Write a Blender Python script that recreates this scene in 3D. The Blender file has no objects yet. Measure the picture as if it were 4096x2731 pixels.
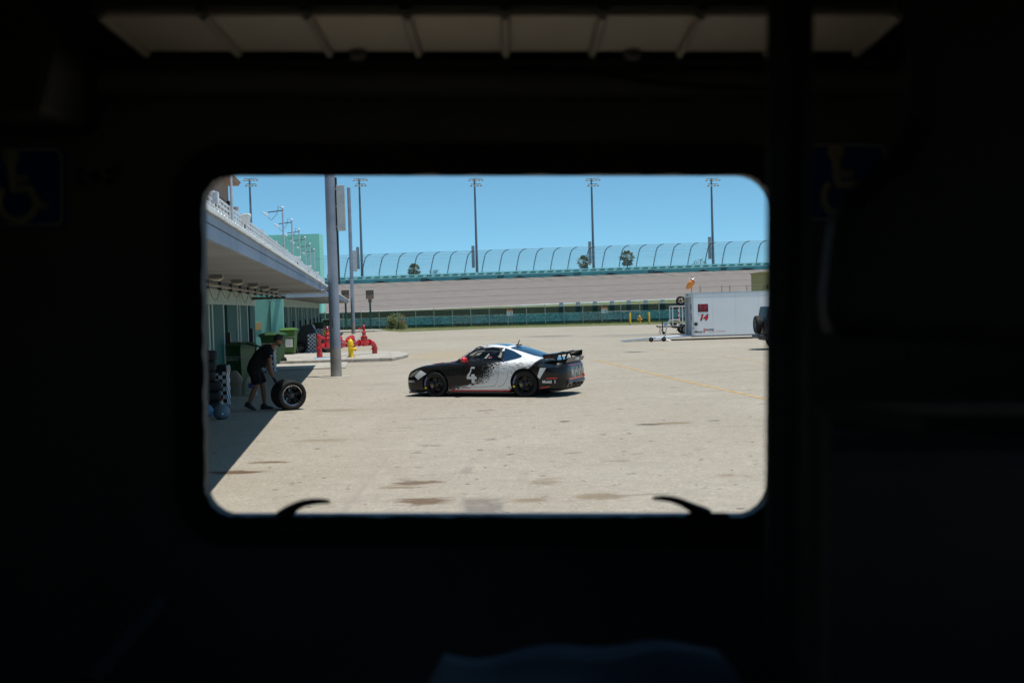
import bpy, bmesh, math, random
import numpy as np
from mathutils import Vector, Matrix, Euler
random.seed(7)
SC = bpy.context.scene
COL = SC.collection
R = math.radians

# ------------------------------------------------------------------ camera
FP, H = 4551.0, 2.30                      # focal length in photo pixels, eye height in metres
ROLL, PITCH = math.atan(.029), math.atan(144/4551.0)
_f = Vector((0, math.cos(PITCH), -math.sin(PITCH)))
_r0 = Vector((1, 0, 0)); _u0 = _r0.cross(_f)
_r = _r0*math.cos(ROLL) - _u0*math.sin(ROLL)
_u = _u0*math.cos(ROLL) + _r0*math.sin(ROLL)
cam = bpy.data.cameras.new('camera'); cam_o = bpy.data.objects.new('camera', cam); COL.objects.link(cam_o)
M = Matrix((( _r.x, _u.x, -_f.x, 0), (_r.y, _u.y, -_f.y, 0), (_r.z, _u.z, -_f.z, H), (0, 0, 0, 1)))
cam_o.matrix_world = M
cam.sensor_width = 36; cam.lens = FP/4096*36; cam.clip_start = .05; cam.clip_end = 6000
cam.dof.use_dof = True; cam.dof.focus_distance = 31.0; cam.dof.aperture_fstop = 3.2
SC.camera = cam_o

# ------------------------------------------------------------------ light
BANG = R(7.4)                             # bearing of the garage row, left of the view axis
UX = Vector((-math.sin(BANG), math.cos(BANG), 0)); NX = Vector((math.cos(BANG), math.sin(BANG), 0))
sun_dir = (NX*.19 - UX*.085 + Vector((0, 0, 1))).normalized()
w = bpy.data.worlds.new('World'); SC.world = w; w.use_nodes = True
nt = w.node_tree; bg = nt.nodes['Background']
sky = nt.nodes.new('ShaderNodeTexSky'); sky.sky_type = 'NISHITA'; sky.sun_disc = False
sky.sun_elevation = math.asin(sun_dir.z); sky.sun_rotation = math.atan2(sun_dir.x, sun_dir.y)
sky.altitude = 0; sky.air_density = .38; sky.dust_density = 0.0; sky.ozone_density = 1.5
wbal = nt.nodes.new('ShaderNodeMix'); wbal.data_type = 'RGBA'; wbal.blend_type = 'MULTIPLY'; wbal.inputs[0].default_value = 1.0; wbal.inputs[7].default_value = (.86, 1.50, 1.68, 1)   # camera white balance of a tropical noon
gam = nt.nodes.new('ShaderNodeGamma'); gam.inputs[1].default_value = .62; nt.links.new(sky.outputs[0], gam.inputs[0]); nt.links.new(gam.outputs[0], wbal.inputs[6]); nt.links.new(wbal.outputs[2], bg.inputs[0]); bg.inputs[1].default_value = .138
sl = bpy.data.lights.new('sun', 'SUN'); so = bpy.data.objects.new('sun', sl); COL.objects.link(so)
sl.energy = 4.2; sl.angle = R(.55); sl.color = (1, .94, .86)
so.rotation_euler = (-sun_dir).to_track_quat('-Z', 'Y').to_euler(); so.location = sun_dir*60
SC.view_settings.view_transform = 'Standard'; SC.view_settings.look = 'None'
SC.view_settings.exposure = 0.33; SC.view_settings.gamma = 1.0
SC.render.engine = 'CYCLES'
SC.cycles.max_bounces = 8; SC.cycles.diffuse_bounces = 4; SC.cycles.transparent_max_bounces = 24
SC.cycles.sample_clamp_indirect = 6

# ------------------------------------------------------------------ layout helpers
def ray(u, v): return _f + _r*((u-2048)/FP) - _u*((v-1365.5)/FP)
def G(u, v, z=0.0):                       # photo pixel -> point on level ground z
    d = ray(u, v); k = (z-H)/d.z; return Vector((0, 0, H)) + d*k
def A(u, v, Y):                           # photo pixel -> point at depth Y
    d = ray(u, v); return Vector((0, 0, H)) + d*(Y/d.y)
def B(s, t, z=0.0): return UX*s + NX*t + Vector((0, 0, z))

# ------------------------------------------------------------------ materials
MATS = {}
def nd(nt, t, **k):
    n = nt.nodes.new(t)
    for a, b in k.items(): setattr(n, a, b)
    return n
def mat(name, c, rough=.6, metal=0.0, var=.12, scale=6.0, bump=0.0, bscale=60.0, spec=.5, c2=None, coat=0.0, alpha=None, detail=5.0):
    if name in MATS: return MATS[name]
    m = bpy.data.materials.new(name); m.use_nodes = True; nt = m.node_tree
    b = nt.nodes['Principled BSDF']
    b.inputs['Roughness'].default_value = rough; b.inputs['Metallic'].default_value = metal
    b.inputs['Specular IOR Level'].default_value = spec; b.inputs['Coat Weight'].default_value = coat
    b.inputs['Coat Roughness'].default_value = .04
    tc = nd(nt, 'ShaderNodeTexCoord'); no = nd(nt, 'ShaderNodeTexNoise')
    no.inputs['Scale'].default_value = scale; no.inputs['Detail'].default_value = detail
    nt.links.new(tc.outputs['Object'], no.inputs['Vector'])
    mx = nd(nt, 'ShaderNodeMix', data_type='RGBA')
    rp = nd(nt, 'ShaderNodeMapRange'); rp.inputs[1].default_value = .3; rp.inputs[2].default_value = .7
    nt.links.new(no.outputs[0], rp.inputs[0]); nt.links.new(rp.outputs[0], mx.inputs[0])
    lo = tuple(max(0, x*(1-var)) for x in c); hi = c2 if c2 else tuple(min(1, x*(1+var)) for x in c)
    mx.inputs[6].default_value = (*lo, 1); mx.inputs[7].default_value = (*hi, 1)
    nt.links.new(mx.outputs[2], b.inputs['Base Color'])
    if bump:
        n2 = nd(nt, 'ShaderNodeTexNoise'); n2.inputs['Scale'].default_value = bscale; n2.inputs['Detail'].default_value = 4
        nt.links.new(tc.outputs['Object'], n2.inputs['Vector'])
        bp = nd(nt, 'ShaderNodeBump'); bp.inputs['Strength'].default_value = bump; bp.inputs['Distance'].default_value = .02
        nt.links.new(n2.outputs[0], bp.inputs['Height']); nt.links.new(bp.outputs[0], b.inputs['Normal'])
    if alpha is not None:
        out = nt.nodes['Material Output']; tr = nd(nt, 'ShaderNodeBsdfTransparent'); ms = nd(nt, 'ShaderNodeMixShader')
        ms.inputs[0].default_value = alpha
        nt.links.new(tr.outputs[0], ms.inputs[1]); nt.links.new(b.outputs[0], ms.inputs[2]); nt.links.new(ms.outputs[0], out.inputs[0])
    MATS[name] = m; return m
def glassmat(name, tint, refl=.08, rough=.02):
    if name in MATS: return MATS[name]
    m = bpy.data.materials.new(name); m.use_nodes = True; nt = m.node_tree; nt.nodes.remove(nt.nodes['Principled BSDF'])
    out = nt.nodes['Material Output']; tr = nd(nt, 'ShaderNodeBsdfTransparent'); tr.inputs[0].default_value = (*tint, 1)
    gl = nd(nt, 'ShaderNodeBsdfGlossy'); gl.inputs['Roughness'].default_value = rough
    ge = nd(nt, 'ShaderNodeNewGeometry'); dt = nd(nt, 'ShaderNodeVectorMath', operation='DOT_PRODUCT'); nt.links.new(ge.outputs['Incoming'], dt.inputs[0]); nt.links.new(ge.outputs['Normal'], dt.inputs[1])
    ab = nd(nt, 'ShaderNodeMath', operation='ABSOLUTE'); nt.links.new(dt.outputs['Value'], ab.inputs[0])
    iv = nd(nt, 'ShaderNodeMath', operation='SUBTRACT'); iv.inputs[0].default_value = 1.0; nt.links.new(ab.outputs[0], iv.inputs[1])
    pw = nd(nt, 'ShaderNodeMath', operation='POWER'); nt.links.new(iv.outputs[0], pw.inputs[0]); pw.inputs[1].default_value = 5.0
    lw = nd(nt, 'ShaderNodeMath', operation='MULTIPLY_ADD'); nt.links.new(pw.outputs[0], lw.inputs[0]); lw.inputs[1].default_value = .9; lw.inputs[2].default_value = refl*.5
    ms = nd(nt, 'ShaderNodeMixShader'); nt.links.new(lw.outputs[0], ms.inputs[0])
    nt.links.new(tr.outputs[0], ms.inputs[1]); nt.links.new(gl.outputs[0], ms.inputs[2]); nt.links.new(ms.outputs[0], out.inputs[0])
    MATS[name] = m; return m

# ------------------------------------------------------------------ mesh helpers
class MB:
    def __init__(s): s.v = []; s.f = []; s.mi = []; s.m = 0
    def add(s, vs, fs):
        o = len(s.v); s.v += [tuple(q) for q in vs]
        for f in fs: s.f.append([i+o for i in f]); s.mi.append(s.m)
        return s
    def box(s, c, d, rot=None):
        x, y, z = d[0]/2, d[1]/2, d[2]/2; c = Vector(c)
        vs = [Vector((a*x, b*y, e*z)) for a in (-1, 1) for b in (-1, 1) for e in (-1, 1)]
        if rot is not None:
            E = Euler(rot).to_matrix() if not isinstance(rot, Matrix) else rot
            vs = [E @ q for q in vs]
        return s.add([q+c for q in vs], [(0,1,3,2), (4,6,7,5), (0,4,5,1), (2,3,7,6), (0,2,6,4), (1,5,7,3)])
    def bb(s, x0, x1, y0, y1, z0, z1): return s.box(((x0+x1)/2, (y0+y1)/2, (z0+z1)/2), (x1-x0, y1-y0, z1-z0))
    def tube(s, pts, r, n=8, cap=True, sq=1.0):
        pts = [Vector(p) for p in pts]; rs = r if isinstance(r, (list, tuple)) else [r]*len(pts)
        vs = []; prev = None
        for i, p in enumerate(pts):
            t = (pts[min(i+1, len(pts)-1)] - pts[max(i-1, 0)]).normalized()
            if prev is None:
                a = Vector((0, 0, 1)) if abs(t.z) < .9 else Vector((1, 0, 0)); e1 = t.cross(a).normalized()
            else:
                e1 = (prev - t*prev.dot(t)); e1 = e1.normalized() if e1.length > 1e-6 else t.orthogonal().normalized()
            prev = e1; e2 = t.cross(e1)
            for k in range(n):
                an = 2*math.pi*k/n; vs.append(p + (e1*math.cos(an) + e2*math.sin(an)*sq)*rs[i])
        fs = [(i*n+k, i*n+(k+1) % n, (i+1)*n+(k+1) % n, (i+1)*n+k) for i in range(len(pts)-1) for k in range(n)]
        if cap: fs += [tuple(reversed(range(n))), tuple(range((len(pts)-1)*n, len(pts)*n))]
        return s.add(vs, fs)
    def cyl(s, p0, p1, r, r1=None, n=12): return s.tube([p0, p1], [r, r if r1 is None else r1], n)
    def lathe(s, prof, o=(0, 0, 0), ax=(0, 0, 1), n=20, cap=False):
        ax = Vector(ax).normalized(); o = Vector(o)
        e1 = ax.orthogonal().normalized(); e2 = ax.cross(e1)
        vs = [o + ax*h + (e1*math.cos(2*math.pi*k/n) + e2*math.sin(2*math.pi*k/n))*r for r, h in prof for k in range(n)]
        m = len(prof)
        fs = [(i*n+k, i*n+(k+1) % n, (i+1)*n+(k+1) % n, (i+1)*n+k) for i in range(m-1) for k in range(n)]
        if cap: fs += [tuple(reversed(range(n))), tuple(range((m-1)*n, m*n))]
        return s.add(vs, fs)
    def sph(s, c, r, nu=14, nv=10):
        r = (r, r, r) if not isinstance(r, (tuple, list)) else r; c = Vector(c)
        vs = [c+Vector((0, 0, -r[2]))]
        for j in range(1, nv):
            a = -math.pi/2 + math.pi*j/nv
            for i in range(nu):
                b = 2*math.pi*i/nu; vs.append(c+Vector((r[0]*math.cos(a)*math.cos(b), r[1]*math.cos(a)*math.sin(b), r[2]*math.sin(a))))
        vs.append(c+Vector((0, 0, r[2]))); L = len(vs)-1
        fs = [(0, 1+(i+1) % nu, 1+i) for i in range(nu)]
        for j in range(nv-2):
            for i in range(nu):
                a = 1+j*nu+i; b = 1+j*nu+(i+1) % nu; fs.append((a, b, b+nu, a+nu))
        fs += [(L, 1+(nv-2)*nu+i, 1+(nv-2)*nu+(i+1) % nu) for i in range(nu)]
        return s.add(vs, fs)
    def prism(s, poly, a, b, plane='xz'):
        def P(p, h): return {'xz': (p[0], h, p[1]), 'yz': (h, p[0], p[1]), 'xy': (p[0], p[1], h)}[plane]
        n = len(poly); vs = [P(p, a) for p in poly]+[P(p, b) for p in poly]
        return s.add(vs, [tuple(range(n)), tuple(reversed(range(n, 2*n)))]+[(i, i+n, (i+1) % n+n, (i+1) % n) for i in range(n)])
    def mesh(s, name, smooth=False, ang=35):
        me = bpy.data.meshes.new(name); me.from_pydata(s.v, [], s.f); me.update()
        bm = bmesh.new(); bm.from_mesh(me); bmesh.ops.recalc_face_normals(bm, faces=bm.faces); bm.to_mesh(me); bm.free()
        if smooth:
            me.polygons.foreach_set('use_smooth', [True]*len(me.polygons))
            try: me.set_sharp_from_angle(angle=R(ang))
            except Exception: pass
        if any(s.mi): me.polygons.foreach_set('material_index', s.mi)
        return me
    def build(s, name, m, parent=None, smooth=False, bevel=0, ang=35, seg=2, loc=None, label=None):
        o = bpy.data.objects.new(name, s.mesh(name, smooth, ang))
        for q in (m if isinstance(m, (list, tuple)) else [m]): o.data.materials.append(q)
        COL.objects.link(o)
        if parent: o.parent = parent
        if loc is not None: o.location = loc
        if bevel:
            b = o.modifiers.new('bevel', 'BEVEL'); b.width = bevel; b.segments = seg; b.limit_method = 'ANGLE'
        if label: o['label'] = label
        return o
def tag(o, label, cat, group=None):
    o['label'] = label; o['category'] = cat
    if group: o['group'] = group
    return o
def thing(name, label, cat, loc=(0, 0, 0), rz=0, group=None):
    o = bpy.data.objects.new(name, None); COL.objects.link(o); o.empty_display_size = .2
    o.location = loc; o.rotation_euler = (0, 0, rz); return tag(o, label, cat, group)
def struct(o): o['kind'] = 'structure'; return o
def stuff(o): o['kind'] = 'stuff'; return o
def link_copy(src, parent=None, loc=None, rot=None, scale=None):
    c = src.copy(); COL.objects.link(c)
    if parent: c.parent = parent
    if loc is not None: c.location = loc
    if rot is not None: c.rotation_euler = rot
    if scale is not None: c.scale = scale
    return c
def copy_tree(o, parent=None, loc=None, rz=None, label=None, scale=None):
    kids = list(o.children); c = link_copy(o, parent, loc, None if rz is None else (0, 0, rz), scale)
    if label: c['label'] = label
    for k in kids: copy_tree(k, c)
    return c
def text2d(body, size, bold=.0, shear=0.0, res=2):
    cu = bpy.data.curves.new('t', 'FONT'); cu.body = body; cu.size = size; cu.offset = bold; cu.shear = shear
    cu.align_x = 'CENTER'; cu.align_y = 'CENTER'; cu.resolution_u = res; cu.fill_mode = 'BOTH'
    o = bpy.data.objects.new('t', cu); COL.objects.link(o)
    dg = bpy.context.evaluated_depsgraph_get(); me = o.evaluated_get(dg).to_mesh()
    vs = [(v.co.x, v.co.y) for v in me.vertices]; fs = [tuple(p.vertices) for p in me.polygons]
    o.evaluated_get(dg).to_mesh_clear(); bpy.data.objects.remove(o); bpy.data.curves.remove(cu)
    return vs, fs
def lettering(body, size, fn, m, parent, name='lettering', bold=0.0, shear=0.0):
    vs, fs = text2d(body, size, bold, shear); b = MB(); b.add([fn(*v) for v in vs], fs)
    me = bpy.data.meshes.new(name); me.from_pydata(b.v, [], b.f); me.update()
    o = bpy.data.objects.new(name, me); me.materials.append(m); COL.objects.link(o); o.parent = parent; return o
def skin(name, verts, edges, rad, m, parent=None, sub=2, root=0, loc=None):
    me = bpy.data.meshes.new(name); me.from_pydata(verts, edges, []); me.update()
    o = bpy.data.objects.new(name, me); COL.objects.link(o)
    md = o.modifiers.new('s', 'SKIN'); md.use_smooth_shade = True
    for i, v in enumerate(me.skin_vertices[0].data):
        rr = rad[i]; v.radius = rr if isinstance(rr, tuple) else (rr, rr); v.use_root = (i == root)
    sb = o.modifiers.new('u', 'SUBSURF'); sb.levels = sub; sb.render_levels = sub
    dg = bpy.context.evaluated_depsgraph_get(); nm = bpy.data.meshes.new_from_object(o.evaluated_get(dg))
    bpy.data.objects.remove(o)
    o = bpy.data.objects.new(name, nm); nm.materials.clear(); nm.materials.append(m); COL.objects.link(o)
    nm.polygons.foreach_set('use_smooth', [True]*len(nm.polygons))
    if parent: o.parent = parent
    if loc is not None: o.location = loc
    return o

# common materials
m_black = mat('black_plastic', (.012, .012, .013), .45)
m_rubber = mat('tyre_rubber', (.009, .009, .0095), .7, bump=.15, bscale=40, spec=.3)
m_steel = mat('galvanised_steel', (.40, .42, .45), .45, metal=.35, var=.1, scale=3)
m_white = mat('white_paint', (.78, .78, .77), .45, var=.05)
m_dark = mat('dark_steel', (.05, .052, .055), .5, metal=.3)
m_alu = mat('brushed_aluminium', (.62, .63, .65), .35, metal=.8, var=.08)
m_yellow = mat('yellow_enamel', (.80, .50, .015), .4, var=.1)
m_red = mat('red_enamel', (.50, .008, .012), .22, var=.15, coat=.6)
m_chrome = mat('chrome', (.6, .6, .62), .15, metal=1)
# ================================================================== SETTING
def ground_mat():
    m = bpy.data.materials.new('sunbleached_concrete'); m.use_nodes = True; nt = m.node_tree; b = nt.nodes['Principled BSDF']
    b.inputs['Roughness'].default_value = .85; b.inputs['Specular IOR Level'].default_value = .06
    L = nt.links.new
    tc = nd(nt, 'ShaderNodeTexCoord')
    def noise(s, d=6, dist=0, mapv=None, rough=.55):
        n = nd(nt, 'ShaderNodeTexNoise'); n.inputs['Scale'].default_value = s; n.inputs['Detail'].default_value = d
        n.inputs['Distortion'].default_value = dist; n.inputs['Roughness'].default_value = rough
        if mapv:
            mp = nd(nt, 'ShaderNodeMapping'); mp.inputs['Scale'].default_value = mapv; L(tc.outputs['Object'], mp.inputs[0]); L(mp.outputs[0], n.inputs['Vector'])
        else: L(tc.outputs['Object'], n.inputs['Vector'])
        return n.outputs[0]
    def rng(v, a, c, lo=0., hi=1.):
        r = nd(nt, 'ShaderNodeMapRange'); r.inputs[1].default_value = a; r.inputs[2].default_value = c; r.inputs[3].default_value = lo; r.inputs[4].default_value = hi
        L(v, r.inputs[0]); return r.outputs[0]
    def mix(f, a, c):
        x = nd(nt, 'ShaderNodeMix', data_type='RGBA')
        for s_, q in ((6, a), (7, c)):
            if isinstance(q, tuple): x.inputs[s_].default_value = (*q, 1)
            else: L(q, x.inputs[s_])
        if isinstance(f, float): x.inputs[0].default_value = f
        else: L(f, x.inputs[0])
        return x.outputs[2]
    c = mix(rng(noise(.10, 4), .35, .65), (.375, .325, .26), (.43, .385, .32))
    c = mix(rng(noise(.22, 5, .6, (.7, 1.2, 1)), .40, .66, 0, .55), c, (.31, .262, .205))
    c = mix(rng(noise(.17, 5, .8, (1.3, .8, 1)), .50, .70, 0, .45), c, (.47, .43, .37))
    c = mix(rng(noise(.6, 6, .4), .46, .74, 0, .5), c, (.33, .28, .215))
    c = mix(rng(noise(.9, 6, .5, (.6, 1.5, 1)), .52, .74, 0, .4), c, (.30, .27, .235))
    c = mix(rng(noise(2.6, 6, .3, (.8, 1.2, 1)), .44, .66, 0, .40), c, (.27, .235, .19))
    c = mix(rng(noise(6.5, 6, .2), .44, .64, 0, .32), c, (.25, .22, .18))
    c = mix(rng(noise(6.0, 5, .2), .52, .66, 0, .28), c, (.55, .51, .44))
    c = mix(rng(noise(19, 4), .38, .66, 0, .45), c, (.25, .225, .19))
    c = mix(rng(noise(23, 3), .54, .70, 0, .6), c, (.60, .56, .49))
    c = mix(rng(noise(60, 2), .36, .68, 0, .4), c, (.27, .245, .21))
    c = mix(rng(noise(1.6, 7, .5), .63, .69, 0, .55), c, (.17, .145, .12))
    c = mix(rng(noise(4.3, 6, .3), .66, .69, 0, .85), c, (.075, .068, .065))
    c = mix(rng(noise(3.1, 5, .3, (1.5, 1, 1)), .70, .72, 0, .6), c, (.19, .10, .06))
    c = mix(rng(noise(1.0, 6, .8, (.3, 3.2, 1)), .665, .70, 0, .5), c, (.13, .115, .10))
    wob = noise(2.6, 8, .9, (.7, 1.7, 1), .72)
    # oil and rust stains, each where it lies on the slab
    for (u, v, wu, hv, col, k) in STAINS:
        p = G(u, v); e = G(u+wu/2, v); q = G(u, v-hv/2)
        sx, sy = (e-p).length, abs(q.y-p.y)
        mp = nd(nt, 'ShaderNodeVectorMath', operation='SUBTRACT'); mp.inputs[1].default_value = (p.x, p.y, 0); L(tc.outputs['Object'], mp.inputs[0])
        dv = nd(nt, 'ShaderNodeVectorMath', operation='DIVIDE'); dv.inputs[1].default_value = (sx, sy, 1e3); L(mp.outputs[0], dv.inputs[0])
        ln = nd(nt, 'ShaderNodeVectorMath', operation='LENGTH'); L(dv.outputs[0], ln.inputs[0])
        ad = nd(nt, 'ShaderNodeMath', operation='MULTIPLY_ADD'); L(wob, ad.inputs[0]); ad.inputs[1].default_value = 3.0; L(ln.outputs['Value'], ad.inputs[2])
        c = mix(rng(ad.outputs[0], 1.95, 2.4, k*.95, 0), c, col)
    L(c, b.inputs['Base Color'])
    bp = nd(nt, 'ShaderNodeBump'); bp.inputs['Strength'].default_value = .35; bp.inputs['Distance'].default_value = .01
    L(noise(70, 3), bp.inputs['Height']); L(bp.outputs[0], b.inputs['Normal'])
    return m
BR, BR2, DK = (.115, .066, .038), (.19, .135, .085), (.06, .048, .042)
STAINS = [(1085, 1848, 200, 14, BR, .9), (940, 1888, 300, 18, BR, .95), (1650, 1932, 290, 30, BR, .8), (1590, 1948, 190, 18, BR2, .8), (1705, 2004, 330, 36, BR, .85),
          (2120, 2000, 190, 24, BR2, .7), (2195, 1925, 200, 36, BR2, .5), (1441, 1965, 34, 330, (.25, .23, .2), .35), (2397, 1985, 260, 36, BR2, .7), (2600, 1697, 130, 11, DK, .85), (2690, 1692, 190, 14, BR2, .7),
          (2259, 1685, 60, 8, DK, .8), (2860, 1682, 90, 5, DK, .7), (1934, 1641, 110, 6, BR, .7), (1870, 1880, 70, 40, (.2, .18, .165), .5),
          (1780, 1420, 330, 40, (.36, .29, .2), .7), (2200, 1345, 200, 9, (.15, .14, .13), .7), (2540, 1408, 110, 5, (.06, .055, .07), .9), (2560, 1340, 500, 14, (.2, .19, .18), .6),
          (2900, 1900, 120, 14, BR2, .5), (1350, 1640, 240, 12, BR2, .5), (1300, 1760, 300, 16, BR2, .45)]
m_conc = ground_mat()
m_grass = mat('dry_grass', (.075, .105, .026), .9, var=.4, scale=1.2, c2=(.17, .165, .05), bump=.4, bscale=8)
def sheet(name, pts, m, parent=None):
    me = bpy.data.meshes.new(name); me.from_pydata([tuple(p) for p in pts], [], [tuple(range(len(pts)))]); me.update()
    o = bpy.data.objects.new(name, me); me.materials.append(m); COL.objects.link(o)
    if parent: o.parent = parent
    return o
struct(sheet('ground', [(-2500, -1200, -.012), (2500, -1200, -.012), (2500, 4000, -.012), (-2500, 4000, -.012)], m_grass))
fa, fb = G(1300, 1320), G(2740, 1283)                 # foot of the screened fence
fa = Vector((fa.x, 133.8, 0)); fb = Vector((fb.x, 128.8, 0)); fd = (fb-fa).normalized()
pv = [(-120, -40, 0), (120, -40, 0), (120, 118.5, 0), tuple(G(2900, 1290)), tuple(G(2500, 1301)), tuple(G(2000, 1313)), tuple(G(1600, 1328)), tuple(G(1530, 1323)), (-60, 126, 0), (-120, 126, 0)]
pave = struct(sheet('pavement', pv, m_conc))
m_line = mat('worn_yellow_paint', (.62, .34, .05), .8, var=.35, scale=2.5, c2=(.48, .36, .2))
m_line2 = mat('faded_yellow_paint', (.46, .31, .12), .85, var=.3, scale=1.5, c2=(.44, .37, .26))
m_joint = mat('joint_sealant', (.17, .155, .14), .9, var=.35, scale=2)
def strip(name, pix, width, m, z=.004, parent=pave):
    P = [G(*q) for q in pix]; b = MB(); vs = []
    for i, p in enumerate(P):
        t = (P[min(i+1, len(P)-1)]-P[max(i-1, 0)]).normalized(); n = Vector((-t.y, t.x, 0))*width/2
        vs += [(p.x+n.x, p.y+n.y, z), (p.x-n.x, p.y-n.y, z)]
    b.add(vs, [(2*i, 2*i+1, 2*i+3, 2*i+2) for i in range(len(P)-1)])
    return b.build(name, m, parent)
strip('painted_line', [(2371, 1438), (2400, 1444), (2647, 1504), (3080, 1599), (3500, 1696)], .13, m_line)
strip('painted_line', [(2865, 1421), (3080, 1454), (3400, 1504)], .13, m_line2)
strip('painted_line', [(2487, 1377), (2600, 1395), (2756, 1412)], .13, m_line2)
strip('painted_line', [(1866, 1327), (2078, 1372), (2200, 1398)], .13, m_line2)
strip('painted_line', [(1608, 1447), (1650, 1446)], .12, m_line)
strip('slab_joint', [(2300, 1523), (2647, 1505), (3100, 1473)], .035, m_joint, .003)
strip('slab_joint', [(1440, 1542), (1640, 1543)], .03, m_joint, .003)
strip('slab_joint', [(900, 1611), (1500, 1606), (2400, 1595), (3200, 1586)], .012, m_joint, .003)
# kerbed islands at the end of each garage
m_kerb = mat('kerb_concrete', (.36, .33, .285), .85, var=.2, scale=1.5, c2=(.46, .43, .38), bump=.2)
m_kerbface = mat('weathered_kerb', (.24, .215, .185), .9, var=.35, scale=4, bump=.3)
def island(name, s0, s1, t0, t1, nseg):
    isl = struct(MB().build(name, m_kerb)) if False else None
    b = MB(); b.bb(t0, t1-.9, s0+.16, s1, 0, .146)
    o = b.build(name, m_kerb, bevel=.01); o.rotation_euler = (0, 0, BANG); struct(o)
    L = (t1-.9-t0)/nseg
    for i in range(nseg):
        k = MB(); x0 = t0+i*L+.006; x1 = t0+(i+1)*L-.006
        k.prism([(s0-.02, 0), (s0+.157, 0), (s0+.157, .15), (s0+.03, .15), (s0, .12)], x0, x1, 'yz'); k.build('kerb_stone', m_kerbface, o, bevel=.012)
    k = MB(); n = 8
    pr = [(t1-.9, s0-.02), (t1-.9, s1)] + [(t1-.9+.9*math.sin(math.pi*j/n), s1-(s1-s0)*(j/n)*.98-.0) for j in range(1, n)]
    k.prism([(a, c_) for a, c_ in pr], 0, .143, 'xy'); k.build('kerb_nose', m_kerb, o, bevel=.03)
    return o
isl = island('kerb_island', 50.6, 59.5, -7.0, 2.1, 5)
isl2 = island('kerb_island', 118.2, 125, -7.0, 2.0, 5)
b = MB(); b.bb(-5.5, -.75, 45.6, 50.35, 0, .05); o = b.build('concrete_apron', m_kerb, bevel=.02); o.rotation_euler = (0, 0, BANG); struct(o)
b = MB(); b.cyl((0, 0, 0), (0, 0, .012), .55, n=28); o = b.build('pole_pad', m_kerb, pave); o.location = B(39.9, -1.0, .002)
m_blue = mat('blue_paint', (.12, .38, .72), .7, var=.1)
b = MB(); b.bb(-2.3, -1.05, 52.3, 52.95, .147, .151); b.build('painted_patch', m_blue, isl)

# grass bank, banked track, barrier
m_track = mat('banked_asphalt', (.185, .158, .145), .85, var=.07, scale=.5, c2=(.20, .172, .158), bump=.15, bscale=3)
XS = [-160+i*10 for i in range(33)]
def bz(x): return 1.45 + (x+60)*.0125
def tz(x): return 8.25 + x*.006
m_grass2 = mat('bank_grass', (.085, .115, .03), .9, var=.3, scale=.5, c2=(.16, .165, .055), bump=.3, bscale=5)
b = MB(); vs = []
for x in XS: vs += [(x, 150, -.008), (x, 185, .35), (x, 212, bz(x)-.05)]
b.add(vs, [(3*i+j, 3*i+3+j, 3*i+4+j, 3*i+1+j) for i in range(len(XS)-1) for j in range(2)])
struct(b.build('grass_bank', m_grass2))
DT = 250.0
b = MB(); vs = []
for x in XS:
    for k in range(7):
        f = k/6; vs.append((x, 212+f*(DT-212), bz(x)+(tz(x)-bz(x))*(f**1.15)))
b.add(vs, [(7*i+j, 7*i+7+j, 7*i+8+j, 7*i+1+j) for i in range(len(XS)-1) for j in range(6)])
track = struct(b.build('banked_track', m_track, smooth=True))
m_tl = mat('white_edge_line', (.6, .59, .56), .8, var=.2, scale=.6)
m_seam = mat('track_seam', (.125, .108, .10), .9, var=.3, scale=.5)
m_seamt = mat('teal_runoff', (.03, .11, .12), .9, var=.3, scale=1)
def tpt(x, f, dz=.03): return (x, 212+f*(DT-212), bz(x)+(tz(x)-bz(x))*(f**1.15)+dz)
def tstrip(name, f0, w_, m, xs=XS, df=0.0):
    b = MB(); vs = []
    n_ = len(xs)-1
    for i, x in enumerate(xs): vs += [tpt(x, f0+df*i/n_-w_/2), tpt(x, f0+df*i/n_+w_/2)]
    b.add(vs, [(2*i, 2*i+2, 2*i+3, 2*i+1) for i in range(n_)]); return b.build(name, m, track)
tstrip('edge_line', .02, .012, m_tl)
for f0, w_ in ((.20, .004), (.40, .006), (.62, .006), (.86, .004)): tstrip('track_seam', f0, w_, m_seam)
for i in range(30):
    x = -42+i*3.75; b = MB(); vs = []
    L_ = random.uniform(.055, .1)
    for j in range(5):
        q = j/4; p = tpt(x+q*2.4, .995-q*L_*1.3); vs += [(p[0]-.09, p[1], p[2]), (p[0]+.09, p[1], p[2])]
    b.add(vs, [(2*j, 2*j+1, 2*j+3, 2*j+2) for j in range(4)]); b.build('runoff_streak', m_seamt, track)
# safety barrier with catch fence above
m_teal = mat('teal_barrier_paint', (.12, .40, .40), .5, var=.15, scale=.4)
m_teall = mat('pale_teal_paint', (.42, .72, .72), .45, var=.08, scale=.5)
m_scuff = mat('tyre_scuff', (.02, .035, .04), .8, var=.4, scale=.6)
bar = thing('safety_barrier', 'long teal steel and foam safety barrier along the top of the banked track', 'barrier', (0, DT, 0))
NB = 32; BX0 = -70.0; BL = 4.5
for i in range(NB):
    x0 = BX0+i*BL; x1 = x0+BL-.04; za = tz(x0)+.02; zb_ = tz(x1)+.02
    b = MB(); vs = [(x, y, z+q) for x, z in ((x0, za), (x1, zb_)) for (y, q) in ((0, 0), (0, 1.0), (.55, 1.0), (.55, -.8))]
    b.add(vs, [(0, 4, 5, 1), (1, 5, 6, 2), (2, 6, 7, 3), (0, 1, 2, 3), (4, 7, 6, 5)]); b.build('barrier_panel', m_teal, bar)
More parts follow.
